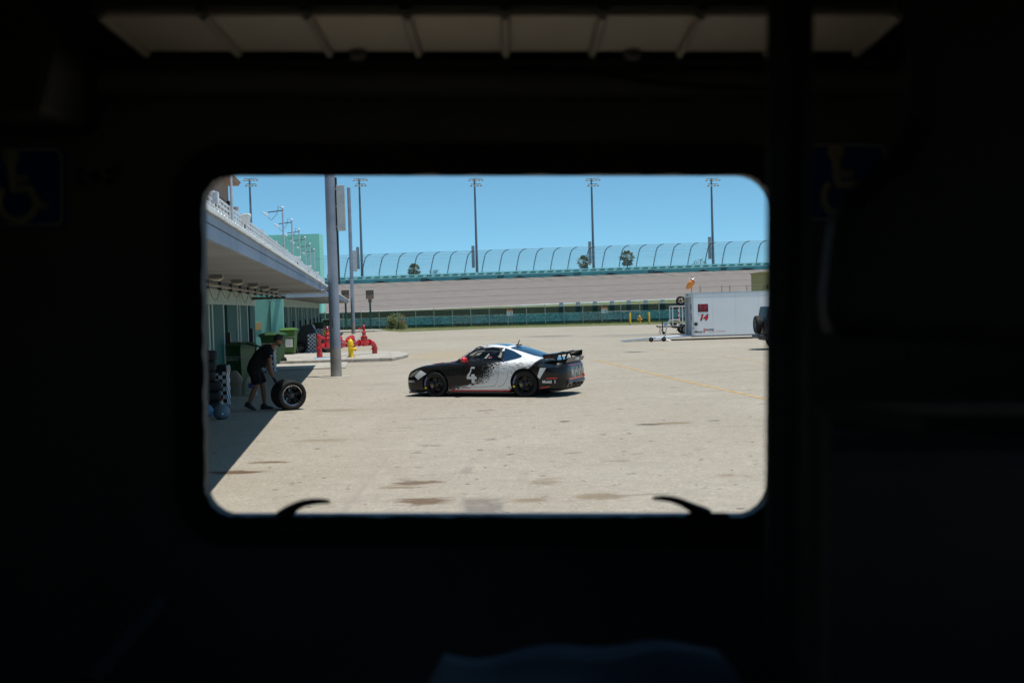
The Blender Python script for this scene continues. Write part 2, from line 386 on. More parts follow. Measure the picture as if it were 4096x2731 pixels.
def bline(name, y0, y1, q0, q1, m):
    b = MB(); xs = [BX0+i*BL for i in range(NB+1)]; vs = []
    for x in xs: vs += [(x, y0, tz(x)+q0), (x, y0, tz(x)+q1), (x, y1, tz(x)+q1), (x, y1, tz(x)+q0)]
    fs = [(4*i+j, 4*i+4+j, 4*i+4+(j+1) % 4, 4*i+(j+1) % 4) for i in range(NB) for j in range(4)]
    b.add(vs, fs); return b.build(name, m, bar)
bline('lower_rail', -.10, -.003, .80, .98, m_teall); bline('top_rail', .3, .75, 1.36, 1.58, m_teall)
blk = MB().box((0, 0, 0), (.8, .25, .3), (0, R(-18), 0)).mesh('rail_bracket'); blk.materials.append(m_teall)
for i in range(76):
    x = BX0+i*1.9; o = bpy.data.objects.new('rail_bracket', blk); COL.objects.link(o); o.parent = bar; o.location = (x, .12, tz(x)+1.18)
wb = MB(); vs = []
for i in range(NB+1):
    x = BX0+i*BL; vs += [(x, .78, tz(x)-1), (x, .78, tz(x)+1.5)]
wb.add(vs, [(2*i, 2*i+2, 2*i+3, 2*i+1) for i in range(NB)]); wb.build('concrete_wall', m_teal, bar)
for gx in (-19.5, -2.6, 14.1, 30.4, 46.4, -36):
    for k in range(4):
        b = MB(); b.box((gx+k*.36, -.02, tz(gx)+.42), (.16, .03, .85), (0, R(22), 0)); b.build('expansion_mark', m_scuff, bar)
for i in range(9):
    x = -31+i*10.3+random.uniform(-2, 2); b = MB(); n = 10; L_ = random.uniform(3, 5.5)
    pts = [(x+L_*j/n, -.012, tz(x)+.03) for j in range(n+1)]+[(x+L_*j/n, -.012, tz(x)+.06+.42*math.sin(math.pi*j/n)**2*random.uniform(.7, 1)) for j in range(n, -1, -1)]
    b.add(pts, [(j, j+1, 2*n-j, 2*n+1-j) for j in range(n)]); b.build('tyre_scuff', m_scuff, bar)
cf = thing('catch_fence', 'tall catch fence of curved posts, cables and wire mesh above the teal barrier', 'fence', (0, DT+.9, 0))
m_post = mat('fence_post_steel', (.035, .05, .055), .5)
def cpost(q):      # q 0..1 along post -> dx, dy, dz
    if q < .7: return (.75*(q/.7)**1.3, 0, 3.6*q/.7)
    a = (q-.7)/.3*R(88); return (.75+1.35*(1-math.cos(a))+.28*math.sin(a), -.7*(1-math.cos(a)), 3.6+1.25*math.sin(a))
pm = MB().tube([cpost(i/14) for i in range(15)], .085, 6).mesh('post', True)
ins = MB()
for i in range(9):
    q = cpost(.06+i*.088); ins.sph((q[0]+.12, q[1]-.05, q[2]), (.14, .08, .06), 6, 4)
im = ins.mesh('clamp'); pm.materials.append(m_post); im.materials.append(m_post)
PX = [-44+i*3.78 for i in range(27)]
for i, x in enumerate(PX):
    o = bpy.data.objects.new('post', pm); COL.objects.link(o); o.parent = cf; o.location = (x, 0, tz(x)+1.5)
    c_ = bpy.data.objects.new('clamp', im); COL.objects.link(c_); c_.parent = o
m_cable = mat('steel_cable', (.13, .17, .20), .5)
cxs = [-48+i*4 for i in range(28)]
for q in [.06+i*.088 for i in range(9)]+[.82, 1.0]:
    d = cpost(q); MB().tube([(x+d[0], d[1], tz(x)+1.5+d[2]) for x in cxs], .018 if q < .99 else .03, 4).build('cable', m_cable, cf)
m_mesh = mat('woven_wire_mesh', (.14, .24, .33), .7, alpha=.20)
b = MB(); vs = []
for x in cxs:
    for j in range(11): d = cpost(j/10); vs.append((x+d[0], d[1]+.06, tz(x)+1.5+d[2]))
b.add(vs, [(11*i+j, 11*i+11+j, 11*i+12+j, 11*i+1+j) for i in range(len(cxs)-1) for j in range(10)]); b.build('wire_mesh', m_mesh, cf)
# ================================================================== GARAGES
TC, TW = -1.45, -4.36                    # canopy edge and door wall, metres left of the eye along the row
m_fascia = mat('painted_fascia', (.30, .37, .47), .7, var=.10, scale=.8, c2=(.38, .44, .53), bump=.08, bscale=20, spec=.06)
m_soffit = mat('soffit_paint', (.30, .305, .31), .8, var=.14, scale=.6, spec=.06)
m_wallw = mat('pale_green_wall', (.42, .52, .47), .8, var=.10, scale=1.2, spec=.06)
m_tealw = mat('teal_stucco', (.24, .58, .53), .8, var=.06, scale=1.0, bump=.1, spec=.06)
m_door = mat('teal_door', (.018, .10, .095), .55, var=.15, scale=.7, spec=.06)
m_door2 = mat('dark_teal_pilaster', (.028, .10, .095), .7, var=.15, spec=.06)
m_recess = mat('dark_recess', (.02, .022, .025), .8)
m_cap = mat('white_roof_tile', (.80, .80, .78), .5, var=.06)
m_roof = mat('grey_roofing', (.42, .42, .42), .8)
m_deck = mat('deck_concrete', (.35, .35, .34), .8, spec=.06)
m_rail = mat('white_railing', (.72, .75, .78), .5, var=.05)
capm = MB().prism([(-.122, 0), (.122, 0), (.122, .036), (.09, .055), (-.09, .055), (-.122, .036)], 0, .34, 'yz').mesh('roof_tile'); capm.materials.append(m_cap)
hm = MB(); hm.prism([(-.16, -.26), (.16, -.26), (.16, .12), (.10, .22), (-.05, .26), (-.16, .26)], 0, .2, 'yz'); hmesh = hm.mesh('door_latch'); hmesh.materials.append(m_black)

def garage(label, s0, s1, first, near_end=None, tiles=True):
    g = thing('garage_building', label, 'building', (0, 0, 0), BANG)
    # canopy
    b = MB(); b.bb(TW, TC-.05, s0, s1, 3.04, 3.10); b.build('soffit', m_soffit, g)
    n = max(1, int((s1-s0)/1.9)); L = (s1-s0)/n
    for i in range(n):
        y0, y1 = s0+i*L+.004, s0+(i+1)*L-.004
        MB().bb(TC-.05, TC, y0, y1, 3.185, 3.275).build('fascia_panel', m_fascia, g)
        MB().bb(TC-.06, TC-.008, y0, y1, 3.03, 3.172).build('fascia_panel', m_fascia, g)
    b = MB(); b.bb(TC-.08, TC-.03, s0, s1, 3.12, 3.24); b.bb(TC-.02, TC+.02, s0, s1, 3.276, 3.29); b.build('drip_edge', m_deck, g)
    for yy, q in ((s0, .0), (s1, 0)):
        MB().prism([(TC-.06, 3.03), (TC-.06, 3.28), (TW, 3.5), (TW, 3.03)], yy-.03, yy+.03, 'xz').build('canopy_end', m_fascia, g)
    MB().prism([(TC-.02, 3.29), (TC-.02, 3.31), (TW, 4.34), (TW, 4.2)], s0, s1, 'xz').build('canopy_roof', m_roof, g)
    if tiles:
        k = int((s1-max(s0, 7))/.262)
        for i in range(k):
            o = bpy.data.objects.new('roof_tile', capm); COL.objects.link(o); o.parent = g; o.location = (TC-.30, max(s0, 7)+.13+i*.262, 3.292+random.uniform(-.004, .004))
            o.rotation_euler = (0, R(2), random.uniform(-.02, .02))
    else:
        b = MB(); b.bb(TC-.3, TC+.04, s0, s1, 3.292, 3.345); b.build('roof_tiles', m_cap, g)
    # upper body and deck
    MB().bb(-20, TW-.02, s0, s1, 3.05, 4.40).build('upper_wall', m_wallw, g)
    MB().bb(-20, -3.7, s0-.5, s1+10, 4.403, 4.46).build('deck', m_deck, g)
    # door wall: lintel band, end pier, bays
    MB().bb(-20, TW, s0, s1, 2.585, 3.045).build('lintel_wall', m_wallw, g)
    MB().bb(-20, TW-.62, s0, s1, 0, 2.59).build('back_wall', m_recess, g)
    s = first
    while s < s1-.3:
        # pilaster with its two pale jambs, teal door, pale jamb, recessed door and latch
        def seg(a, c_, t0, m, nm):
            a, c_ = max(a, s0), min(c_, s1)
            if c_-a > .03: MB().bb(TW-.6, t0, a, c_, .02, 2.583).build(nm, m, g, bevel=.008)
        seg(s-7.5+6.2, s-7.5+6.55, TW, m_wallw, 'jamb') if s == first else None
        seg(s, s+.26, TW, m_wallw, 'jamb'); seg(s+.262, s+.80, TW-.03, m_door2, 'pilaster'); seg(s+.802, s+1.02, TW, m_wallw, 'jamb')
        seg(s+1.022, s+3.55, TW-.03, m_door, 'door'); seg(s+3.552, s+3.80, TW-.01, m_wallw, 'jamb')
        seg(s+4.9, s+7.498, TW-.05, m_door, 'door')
        if s0 < s+4.1 < s1:
            o = bpy.data.objects.new('door_latch', hmesh); COL.objects.link(o); o.parent = g; o.location = (TW-.08, s+4.15, 1.44)
        s += 7.5
    # cracks down the lintel band
    s = first+1.0
    while s < s1:
        if s > s0+.1: MB().bb(TW+.001, TW+.004, s, s+.025, 2.66, 2.92).build('weep_stain', m_door2, g)
        s += 2.6
    return g
gar1 = garage('near teal and white pit garage row with latticed roof terrace and wide canopy', 5.5, 47.7, 40.7-7.5*5)
gar2 = garage('farther teal pit garage row beyond the gap, with its own canopy', 60.0, 117.0, 67.6-7.5, tiles=False)
# end wall of the far row, facing the gap, and the bridge deck that shades it
MB().bb(-20, TW+.02, 59.6, 59.97, 0, 3.55).build('end_wall', m_tealw, gar2)
MB().bb(TW-.35, TW+.30, 59.35, 59.6, 0, 3.06).build('corner_pier', m_tealw, gar2, bevel=.02)
MB().bb(-20, TW-.30, 50.5, 59.3, 3.35, 3.55).build('bridge_deck', m_deck, gar2)
m_sign = mat('tan_notice', (.55, .42, .2), .7, var=.3, scale=20)
MB().bb(-5.55, -5.2, 59.57, 59.598, 1.42, 1.8).build('notice', m_sign, gar2)
# terrace railing (parts of the near row)
RT = -3.9; r0, r1 = 9.0, 121.0
for z in (4.52, 4.70, 4.87, 5.04, 5.21, 5.36, 5.51): MB().bb(RT-.02, RT+.02, r0, r1, z-.02, z+.02).build('railing_bar', m_rail, gar1)
pm_ = MB().bb(-.025, .025, -.025, .025, 4.46, 5.53).mesh('railing_post'); pm_.materials.append(m_rail)
n = int((r1-r0)/.75)
for i in range(n):
    o = bpy.data.objects.new('railing_post', pm_); COL.objects.link(o); o.parent = gar1; o.location = (RT, r0+i*.75, 0)
for i in range(14):
    MB().bb(RT-.045, RT+.045, r0+i*7.5-.045, r0+i*7.5+.045, 4.46, 5.62).build('railing_newel', m_rail, gar1)
# suite building standing on the near row
m_taupe = mat('taupe_stucco', (.30, .20, .15), .85, var=.08, scale=1.5, bump=.15)
m_orange = mat('orange_stucco', (.62, .30, .08), .85, var=.1, scale=2)
m_rdoor = mat('rust_red_door', (.28, .08, .03), .6, var=.25, scale=2)
su = thing('suite_building', 'taupe and orange suite with flat overhanging roof above the terrace', 'building', (0, 0, 0), BANG)
MB().bb(-16, -5.2, 12, 46.8, 5.9, 7.45).build('upper_wall', m_taupe, su)
MB().bb(-16, -5.22, 12, 46.8, 4.46, 5.897).build('lower_wall', m_orange, su)
MB().prism([(-16, 7.46), (-4.85, 7.46), (-4.75, 7.6), (-5.2, 7.9), (-16, 8.3)], 11.4, 47.4, 'xz').build('roof', m_taupe, su)
MB().bb(-5.198, -5.17, 12, 46.8, 6.62, 6.66).build('wall_joint', m_recess, su)
for s in (26.5, 36.5, 46.2): MB().bb(-5.198, -5.1, s, s+.22, 6.15, 6.75).build('wall_lamp', m_black, su)
for i in range(8):
    s = 13.5+i*4.1; d = MB().bb(-5.218, -5.17, s, s+1.9, 4.47, 5.75).build('door', m_rdoor, su)
    MB().bb(-5.168, -5.15, s+2.2, s+3.6, 4.9, 5.7).build('window', mat('teal_glass', (.03, .14, .15), .15), su)
# exit sign on the suite corner
es = thing('exit_sign', 'small white EXIT sign projecting from the suite corner', 'sign', B(47.0, -5.1, 6.5), BANG); es.scale = (.3, .3, .35)
MB().bb(-.04, .86, -.02, .02, -.27, .27).build('board', m_white, es)
lettering('EXIT', .34, lambda u, v: (.41+u, -.024, v), mat('grey_letter', (.25, .25, .27), .6), es, bold=.01)
# big teal wall of the stand far behind
ts = thing('teal_stand', 'tall plain teal wall of a stand rising behind the terrace lamps', 'building', (0, 0, 0), BANG)
p0 = A(1080, 942, 190); p1 = A(1276, 935, 190)
gx = (p0.x+p1.x)/2; ts.rotation_euler = (0, 0, 0)
MB().bb(p0.x-14, p1.x, 190, 194, -.01, p1.z-4.2).build('lower_wall', mat('stand_teal', (.38, .84, .74), .8, var=.06, scale=.3), ts)
MB().bb(p0.x-14, p1.x, 190.02, 194, p1.z-4.17, p1.z).build('upper_wall', mat('stand_teal', (.12, .47, .42)), ts)
# terrace lamps
m_lampp = mat('lamp_post_grey', (.45, .50, .56), .5)
ords = ['nearest', 'second', 'third', 'fourth', 'fifth', 'sixth']
for k in range(6):
    s = 60+7.6*k
    l = thing('terrace_lamp', '%s of the six floodlight posts in the terrace row, counting away' % ords[k] if 0 < k < 5 else ('tallest-looking, nearest floodlight post in the terrace row' if k == 0 else 'smallest, farthest floodlight post in the terrace row'), 'lamp post', B(s, RT-.06, 4.46), BANG, 'floodlight posts on the terrace')
    hh = 3.2-.03*k
    MB().cyl((0, 0, 0), (0, 0, hh), .055, .04, 8).build('post', m_lampp, l, True)
    MB().tube([(0, 0, hh-.12), (-.75, 0, hh-.2)], .03, 6).build('arm', m_dark, l)
    b = MB(); b.box((-.88, 0, hh-.30), (.34, .24, .09), (0, R(38), 0)); f_ = b.build('floodlight', m_rail, l, bevel=.03)
    MB().tube([(-.08, 0, hh), (-.2, 0, hh+.12), (-.3, 0, hh-.3), (-.6, 0, hh-.62), (-.75, 0, hh-.45)], .012, 5).build('cable', m_black, l)
    MB().sph((0, 0, hh+.02), .07, 8, 6).build('finial', m_rail, l)
# plain mast on the railing
ms_ = thing('terrace_mast', 'thin grey mast rising past the suite roof at the near railing', 'mast', B(35, RT+.1, 4.46), BANG)
MB().cyl((0, 0, 0), (0, 0, 6.2), .045, .04, 10).build('shaft', m_lampp, ms_, True); MB().bb(-.08, .08, -.08, .08, 0, .06).build('base', m_lampp, ms_)
# loudspeakers on the railing
m_spk = mat('white_speaker', (.82, .82, .80), .5, var=.04)
def speaker(s, label, sc=1.0, box=False):
    sc = .5 if box else .72; l = thing('loudspeaker', label, 'loudspeaker', B(s, RT+.12, 5.38), BANG+R(-14), 'loudspeakers on the terrace railing'); l.scale = (sc, sc, sc)
    b = MB()
    if box: b.bb(-.14, .14, -.12, .12, -.32, .30); b.build('cabinet', m_lampp, l, bevel=.04); MB().bb(.141, .16, -.1, .1, -.28, .26).build('grille', m_rail, l)
    else:
        b.prism([(-.26, -.02), (-.18, .18), (.0, .26), (.24, .27), (.27, .22), (.16, -.26), (.08, -.24), (-.05, -.05)], -.17, .17, 'xz'); b.build('horn', m_spk, l, bevel=.025)
        MB().bb(-.3, .05, -.14, .14, -.05, .03).build('driver', m_spk, l, bevel=.02)
    MB().cyl((0, 0, -.5), (0, 0, -.2), .03, n=6).build('bracket', m_black, l)
speaker(31, 'boxy grey loudspeaker on the railing, nearest the window corner', box=True)
speaker(38.5, 'large white horn loudspeaker on the railing just right of the mast')
speaker(69, 'white horn loudspeaker on the railing below the first terrace lamps')
speaker(83, 'white horn loudspeaker on the railing, middle of the distant three')
speaker(97, 'white horn loudspeaker on the railing, farthest and smallest')
# work lights and service pipe under the canopy
for k, s in enumerate((22, 25.6, 29.2, 32.6, 36.2, 41.5)):
    l = thing('canopy_light', '%s wire-guarded light under the near canopy, counted from the window edge' % ords[k], 'lamp', B(s, -2.72, 3.038), BANG, 'lights under the near canopy'); l.scale = (.72, .72, .72)
    MB().prism([(-.15, -.11), (.15, -.11), (.17, -.08), (.15, 0), (-.15, 0), (-.17, -.08)], -.16, .16, 'xz').build('housing', mat('fixture_grey', (.33, .32, .3), .6), l)
    MB().prism([(-.14, -.112), (.14, -.112), (.05, -.165), (-.05, -.165)], -.13, .13, 'xz').build('lens', mat('frosted_lens', (.72, .66, .52), .4), l)
    for j in range(7): MB().box((-.17+j*.056, -.18, -.06), (.009, .02, .10)).build('guard_wire', m_black, l)
pipe = thing('service_pipe', 'long suspended service pipe with hose hooks under the near canopy', 'pipe', B(0, -3.25, 0), BANG)
MB().tube([(0, 14, 2.93), (0, 46.4, 2.93)], .032, 8).build('pipe', mat('rusty_grey_pipe', (.30, .27, .24), .7, var=.3), pipe, True)
MB().tube([(-1.1, 46.0, 2.87), (.2, 46.0, 2.87)], .05, 8).build('cross_pipe', m_dark, pipe); MB().tube([(0, 45.6, 2.93), (0, 47.5, 2.9)], .055, 8).build('pipe_end', mat('rusty_grey_pipe', (1, 1, 1)), pipe)
for i in range(14):
    s = 16+i*2.15; b = MB(); b.bb(-.02, .02, s-.02, s+.02, 2.95, 3.04); b.bb(-.03, .03, s+.12, s+.15, 2.84, 3.04); b.bb(-.05, .05, s-.05, s+.05, 2.86, 2.9); b.build('hanger', m_black, pipe)
    pts = [(.03, s+2.1*q, 2.90-.34*math.sin(math.pi*q)*(.4+.6*((i*37) % 10)/10)) for q in [j/8 for j in range(9)]]
    MB().tube(pts, .007, 4).build('loop_cable', m_black, pipe)
# second pipe, from the canopy out to the pole
cp = thing('conduit', 'curved grey conduit running from the canopy soffit to the big pole', 'conduit', B(0, 0, 0), BANG)
MB().tube([(-3.0, 41.0, 2.99), (-1.5, 40.9, 3.0), (-1.30, 40.7, 3.02), (-1.2, 40.5, 3.1), (-1.1, 40.35, 3.22), (-1.02, 40.2, 3.3)], .03, 8).build('tube', mat('conduit_grey', (.5, .5, .48), .5), cp, True)

# ------------------------------------------------------------------ tall poles in the yard
m_pole = mat('steel_pole', (.22, .265, .34), .5, metal=.15, var=.12, scale=1.2, c2=(.30, .335, .40))
m_polec = mat('concrete_sleeve', (.27, .25, .23), .85, var=.25, scale=2.5, bump=.2)
for k, (s, lab, zz) in enumerate(((40.0, 'thick grey steel pole in front of the red backflow pipes', 0), (110.5, 'second grey steel pole farther off, right of the thick one', 0))):
    l = thing('yard_pole', lab, 'pole', B(s, -1.0, zz), 0, 'tall grey poles along the garages')
    b = MB(); b.lathe([(.195, 0), (.19, 1.0)], n=24, cap=True); b.build('sleeve', m_polec, l, True)
    b = MB(); b.lathe([(.186, 1.003), (.18, 3), (.165, 14)], n=24, cap=True); b.build('shaft', m_pole, l, True)
    bx_ = MB(); 
    if k == 0:
        bx_.bb(.22, .50, -.07, .07, 5.05, 6.62); bx_.build('sign_box', mat('grey_cabinet', (.42, .45, .46), .6), l, bevel=.01)
        MB().bb(.17, .23, .02, .10, 3.2, 6.9).build('cable_tray', m_dark, l)
        for z in (5.2, 5.9, 6.5, 7.1): MB().box((.2, 0, z), (.1, .06, .05)).build('bracket', m_steel, l)
        MB().tube([(-.05, -.19, 2.1), (-.04, -.22, 2.02), (-.03, -.2, 1.7)], .012, 6).build('hook', m_dark, l)
    else:
        bx_.bb(.2, .55, -.07, .07, 6.0, 8.0); bx_.build('sign_box', mat('grey_cabinet', (.5, .5, .5)), l, bevel=.01)
# ------------------------------------------------------------------ trackside light masts
m_mast = mat('mast_steel', (.20, .235, .28), .5, metal=.2, var=.1, scale=.3)
m_lampw = mat('lamp_reflector', (.75, .77, .8), .3, metal=.2)
names = ['leftmost', 'second from left of the', 'middle', 'fourth from left of the', 'rightmost']
for k, (u, v) in enumerate(((1009, 1020), (1449, 1100), (1909, 1095), (2375, 1078), (2853, 1060))):
    p = A(u, v, 262.0); top = A(u-.031*(v-712), 716 if k != 4 else 716, 262.0)
    l = thing('light_mast', '%s tall track light mast%s above the banked track' % (names[k], 's' if 'of the' in names[k] else ''), 'light mast', (p.x, 262, tz(0)-2), 0, 'light masts round the track')
    hh = top.z-(tz(0)-2)
    MB().lathe([(.34, 0), (.20, hh)], n=12, cap=True).build('mast', m_mast, l, True)
    for q, zz, cnt, wdt in ((0, hh+.05, 5, 2.9), (1, hh-1.2, 4, 2.2)):
        MB().bb(-wdt/2+.3, wdt/2+.3, -.06, .06, zz-.05, zz+.07).build('crossarm', m_mast, l)
        for j in range(cnt):
            x = -wdt/2+.3+wdt*j/(cnt-1)
            o = MB().lathe([(.06, -.22), (.16, -.08), (.29, .18), (.27, .2), (.0, .12)], o=(x, -.22, zz-.3), ax=(.25, -.75, -.6), n=10).build('floodlight', m_lampw, l, True)
    MB().bb(-1.15, -.45, -.6, -.3, A(u, v-24, 262).z-l.location.z, A(u, v-112, 262).z-l.location.z).build('control_panel', m_steel, l)
# ================================================================== VEGETATION
m_frond = mat('palm_frond', (.22, .28, .09), .6, var=.4, scale=3, c2=(.40, .42, .2))
m_frondd = mat('dry_frond', (.55, .45, .26), .8, var=.3)
m_trunk = mat('palm_trunk', (.16, .12, .09), .9, var=.3)
def palm(u, v, Y, label, rad, dry, seed):
    rnd = random.Random(seed); p = A(u, v, Y); rad *= 1.08; l = thing('palm_tree', label, 'palm tree', (p.x, Y, tz(p.x)-4), 0, 'palms behind the barrier'); hz = p.z-l.location.z
    MB().tube([(0, 0, 0), (.1, 0, hz*.5), (0, 0, hz)], [.24, .2, .17], 8).build('trunk', m_trunk, l, True)
    g, dd = MB(), MB()
    for i in range(85):
        az = rnd.uniform(0, 2*math.pi); el = rnd.uniform(-1.15, 1.4); mb = dd if (el < -.35 and rnd.random() < dry) else g
        L_ = rad*rnd.uniform(.55, .75); d = Vector((math.cos(az)*math.cos(el), math.sin(az)*math.cos(el), math.sin(el)))
        q = Vector((0, 0, hz))+d*L_*.85; side = d.cross(Vector((0, 0, 1)))
        side = side.normalized() if side.length > .1 else Vector((1, 0, 0)); nrm = side.cross(d)
        mb.tube([(0, 0, hz), q], .02, 3)
        for j in range(11):                # fan of leaflets
            a = (j-5)/5*1.25; dirv = (d*math.cos(a)+side*math.sin(a)).normalized(); ll = rad*.42*(1-.25*abs(a)/1.25)*rnd.uniform(.8, 1.1)
            tip = q+dirv*ll-Vector((0, 0, .22*ll*(1+abs(a)))); w_ = nrm.cross(dirv)*rad*.06
            mid = q+dirv*ll*.5
            mb.add([q, mid+w_, tip, mid-w_], [(0, 1, 2, 3)])
    g.build('crown', m_frond, l); 
    if dd.f: dd.build('dry_skirt', m_frondd, l)
palm(1656, 1080, 268, 'round shaggy palm crown behind the barrier, leftmost palm', 1.75, .8, 1)
palm(2335, 1048, 268, 'shaggy palm beside the fourth light mast', 1.75, .6, 2)
palm(2508, 1032, 268, 'fresh green fan palm right of the other two', 2.0, .2, 3)
m_leaf = mat('bush_leaf', (.08, .12, .025), .6, var=.45, scale=5, c2=(.17, .20, .05))
m_leaf2 = mat('bush_leaf_olive', (.15, .17, .045), .6, var=.3, scale=5)
m_flower = mat('red_flower', (.4, .03, .06), .6)
def bush(name, label, loc, rx, ry, hz, n, seed, sz, m, extra=None):
    rnd = random.Random(seed); l = thing(name, label, 'bush', loc)
    b = MB()
    for i in range(6): 
        a = rnd.uniform(0, 6.28); MB
        b.tube([(0, 0, 0), (math.cos(a)*rx*.3, math.sin(a)*ry*.3, hz*.4), (math.cos(a)*rx*.55, math.sin(a)*ry*.55, hz*.75)], [.04, .03, .012], 5)
    b.build('stems', m_trunk, l)
    cl = [(rnd.uniform(-.75, .75)*rx, rnd.uniform(-.75, .75)*ry, rnd.uniform(.2, .8)*hz, rnd.uniform(.25, .42)) for _ in range(22)]
    lb = MB(); l2 = MB(); fl = MB()
    for i in range(n):
        c_ = rnd.choice(cl); u = Vector((rnd.gauss(0, 1), rnd.gauss(0, 1), rnd.gauss(0, 1))).normalized()*(c_[3]*rnd.uniform(.55, 1.05)*hz*.9)
        p = Vector(c_[:3])+u
        if p.z < .03: p.z = rnd.uniform(.03, .3)
        e1 = Vector((rnd.gauss(0, 1), rnd.gauss(0, 1), rnd.gauss(0, 1))).normalized(); e2 = e1.orthogonal().normalized()
        s_ = sz*rnd.uniform(.6, 1.3); mb = l2 if rnd.random() < .35 else lb
        if extra and p.x > rx*.55 and p.z > hz*.45 and rnd.random() < .35: mb = fl
        mb.add([p-e1*s_, p+e2*s_*.5, p+e1*s_, p-e2*s_*.5], [(0, 1, 2, 3)])
    lb.build('foliage', m, l); l2.build('foliage', m_leaf2, l)
    if fl.f: fl.build('flowers', m_flower, l)
    return l
bp_ = G(1592, 1318); bush('flowering_bush', 'round green bush with red blossom at the foot of the screened fence', (bp_.x, bp_.y-1.2, 0), 1.05, .7, 1.55, 2600, 11, .075, m_leaf, True)
for k, (u, v, w_, lab) in enumerate(((1735, 1092, 1.7, 'sparse twiggy treetop just right of the leftmost palm'), (2798, 1052, 1.9, 'sparse twiggy treetop left of the rightmost mast'))):
    p = A(u, v, 266); rnd = random.Random(50+k); l = thing('twiggy_tree', lab, 'tree', (p.x, 266, tz(0)-4), 0); hz = p.z-l.location.z; b = MB(); lf = MB()
    MB().tube([(0, 0, 0), (0, 0, hz-1.2)], [.12, .07], 6).build('trunk', m_trunk, l)
    for i in range(26):
        a = rnd.uniform(-1.2, 1.2); e = rnd.uniform(.6, 1.0)*w_; tip = Vector((math.sin(a)*e, rnd.uniform(-.5, .5), hz-1.2+math.cos(a)*e*1.2)); b.tube([(0, 0, hz-1.3), tip*.6+Vector((0, 0, hz-1.2))*.4, tip], [.03, .02, .01], 4)
        for j in range(5):
            q = tip+Vector((rnd.gauss(0, .15), rnd.gauss(0, .1), rnd.gauss(0, .15))); lf.add([q, q+Vector((.12, 0, .05)), q+Vector((.05, 0, .16))], [(0, 1, 2)])
    b.build('branches', m_trunk, l); lf.build('crown', m_leaf, l)

# ================================================================== SCREENED FENCE
m_scr = mat('green_screen_fabric', (.016, .06, .055), .8, var=.3, scale=1.5, alpha=.72)
m_scr2 = mat('thin_screen_fabric', (.10, .38, .34), .8, var=.5, scale=5.0, c2=(.36, .68, .66), alpha=.6)
m_galv = mat('fence_galvanised', (.32, .36, .36), .5, metal=.2)
fn = thing('screened_fence', 'long chain-link fence with green windscreen in front of the grass bank', 'fence', fa, math.atan2(fd.y, fd.x))
FL = (fb-fa).length+14; nb = 26; bl = FL/nb; X0 = -6.0
for i in range(nb+1):
    x = X0+i*bl; MB().cyl((x, 0, 0), (x, 0, 2.12+(.15 if i % 6 == 3 else 0)), .035 if i % 6 else .05, n=6).build('post', m_galv, fn)
    if i < nb:
        MB().bb(x+.04, x+bl-.04, .03, .035, 1.32, 2.02).build('screen_panel', m_scr, fn)
        MB().bb(x+.04, x+bl-.04, .04, .045, .36, 1.318).build('screen_panel', m_scr2, fn)
        MB().bb(x+.04, x+bl-.04, .03, .035, .02, .358).build('screen_panel', m_scr, fn)  # dark bottom strip paints in the grass shadow behind the fence
MB().tube([(X0, 0, 2.06), (X0+FL, 0, 2.06)], .022, 6).build('top_rail', m_galv, fn)
for i in (3, 8, 18, 19): MB().tube([(X0+i*bl, -.02, 1.3), (X0+(i+1)*bl, -.02, 1.3)], .02, 6).build('mid_rail', m_alu, fn)
# painted block wall behind the fence
jw = thing('barrier_wall', 'low painted concrete wall in teal, white and rust behind the screened fence', 'wall', fa, math.atan2(fd.y, fd.x))
cols = [(.10, .50, .52), (.55, .62, .60), (.08, .34, .40), (.45, .62, .66), (.55, .36, .20), (.12, .55, .50), (.35, .30, .38), (.30, .62, .62)]
for i in range(40):
    x = X0+i*1.25; c_ = cols[(i*5+3*(i//3)) % len(cols)]
    MB().bb(x, x+1.235, 3.2, 3.75, -.01, 1.15+.06*((i*7) % 3)).build('block', mat('wall_paint_%d' % cols.index(c_), c_, .8, var=.35, scale=2.5), jw, bevel=.02)
m_snb = mat('notice_white', (.8, .8, .78), .6, var=.05); m_sno = mat('notice_orange', (.75, .22, .04), .6)
for k, (u, v, lab) in enumerate(((2039, 1250, 'white notice with orange header on the fence, left one'), (2414, 1240, 'white notice with orange header on the fence, right one'))):
    p = A(u, v, 131.0); t = (p.x-fa.x)/fd.x; q = fa+fd*t
    l = thing('fence_notice', lab, 'sign', (q.x, q.y-.12, p.z), math.atan2(fd.y, fd.x), 'notices on the screened fence')
    MB().bb(-.36, .36, -.01, .01, -.36, .16).build('board', m_snb, l); MB().bb(-.36, .36, -.011, .01, .163, .36).build('header', m_sno, l)
    for z, w_ in ((.02, .3), (-.08, .22), (-.2, .26)): MB().bb(.02, .02+w_, -.014, -.0115, z, z+.035).build('print_line', m_dark, l)
    MB().prism([(-.3, -.02), (-.12, -.05), (-.12, .02)], -.014, -.0115, 'xz').build('print_mark', m_dark, l)
for k in range(7):
    u = 2245+k*67.5; p = A(u, 1217-k*1.9, 141)
    l = thing('marker_board', ['leftmost', 'second', 'third', 'fourth', 'fifth', 'sixth', 'rightmost'][k]+' grey marker board on a post showing above the screened fence', 'marker', (p.x, 141, 0), 0, 'grey marker boards behind the fence')
    MB().bb(-.26, .26, -.05, .05, p.z-.28, p.z+.25).build('board', mat('board_grey', (.42, .46, .5), .6, var=.2, scale=4), l, bevel=.02)
    MB().bb(-.32, .32, .06, .12, p.z-1.6, p.z-.2).build('backing', m_dark, l); MB().bb(-.05, .05, .0, .06, 0, p.z-.2).build('post', m_dark, l)
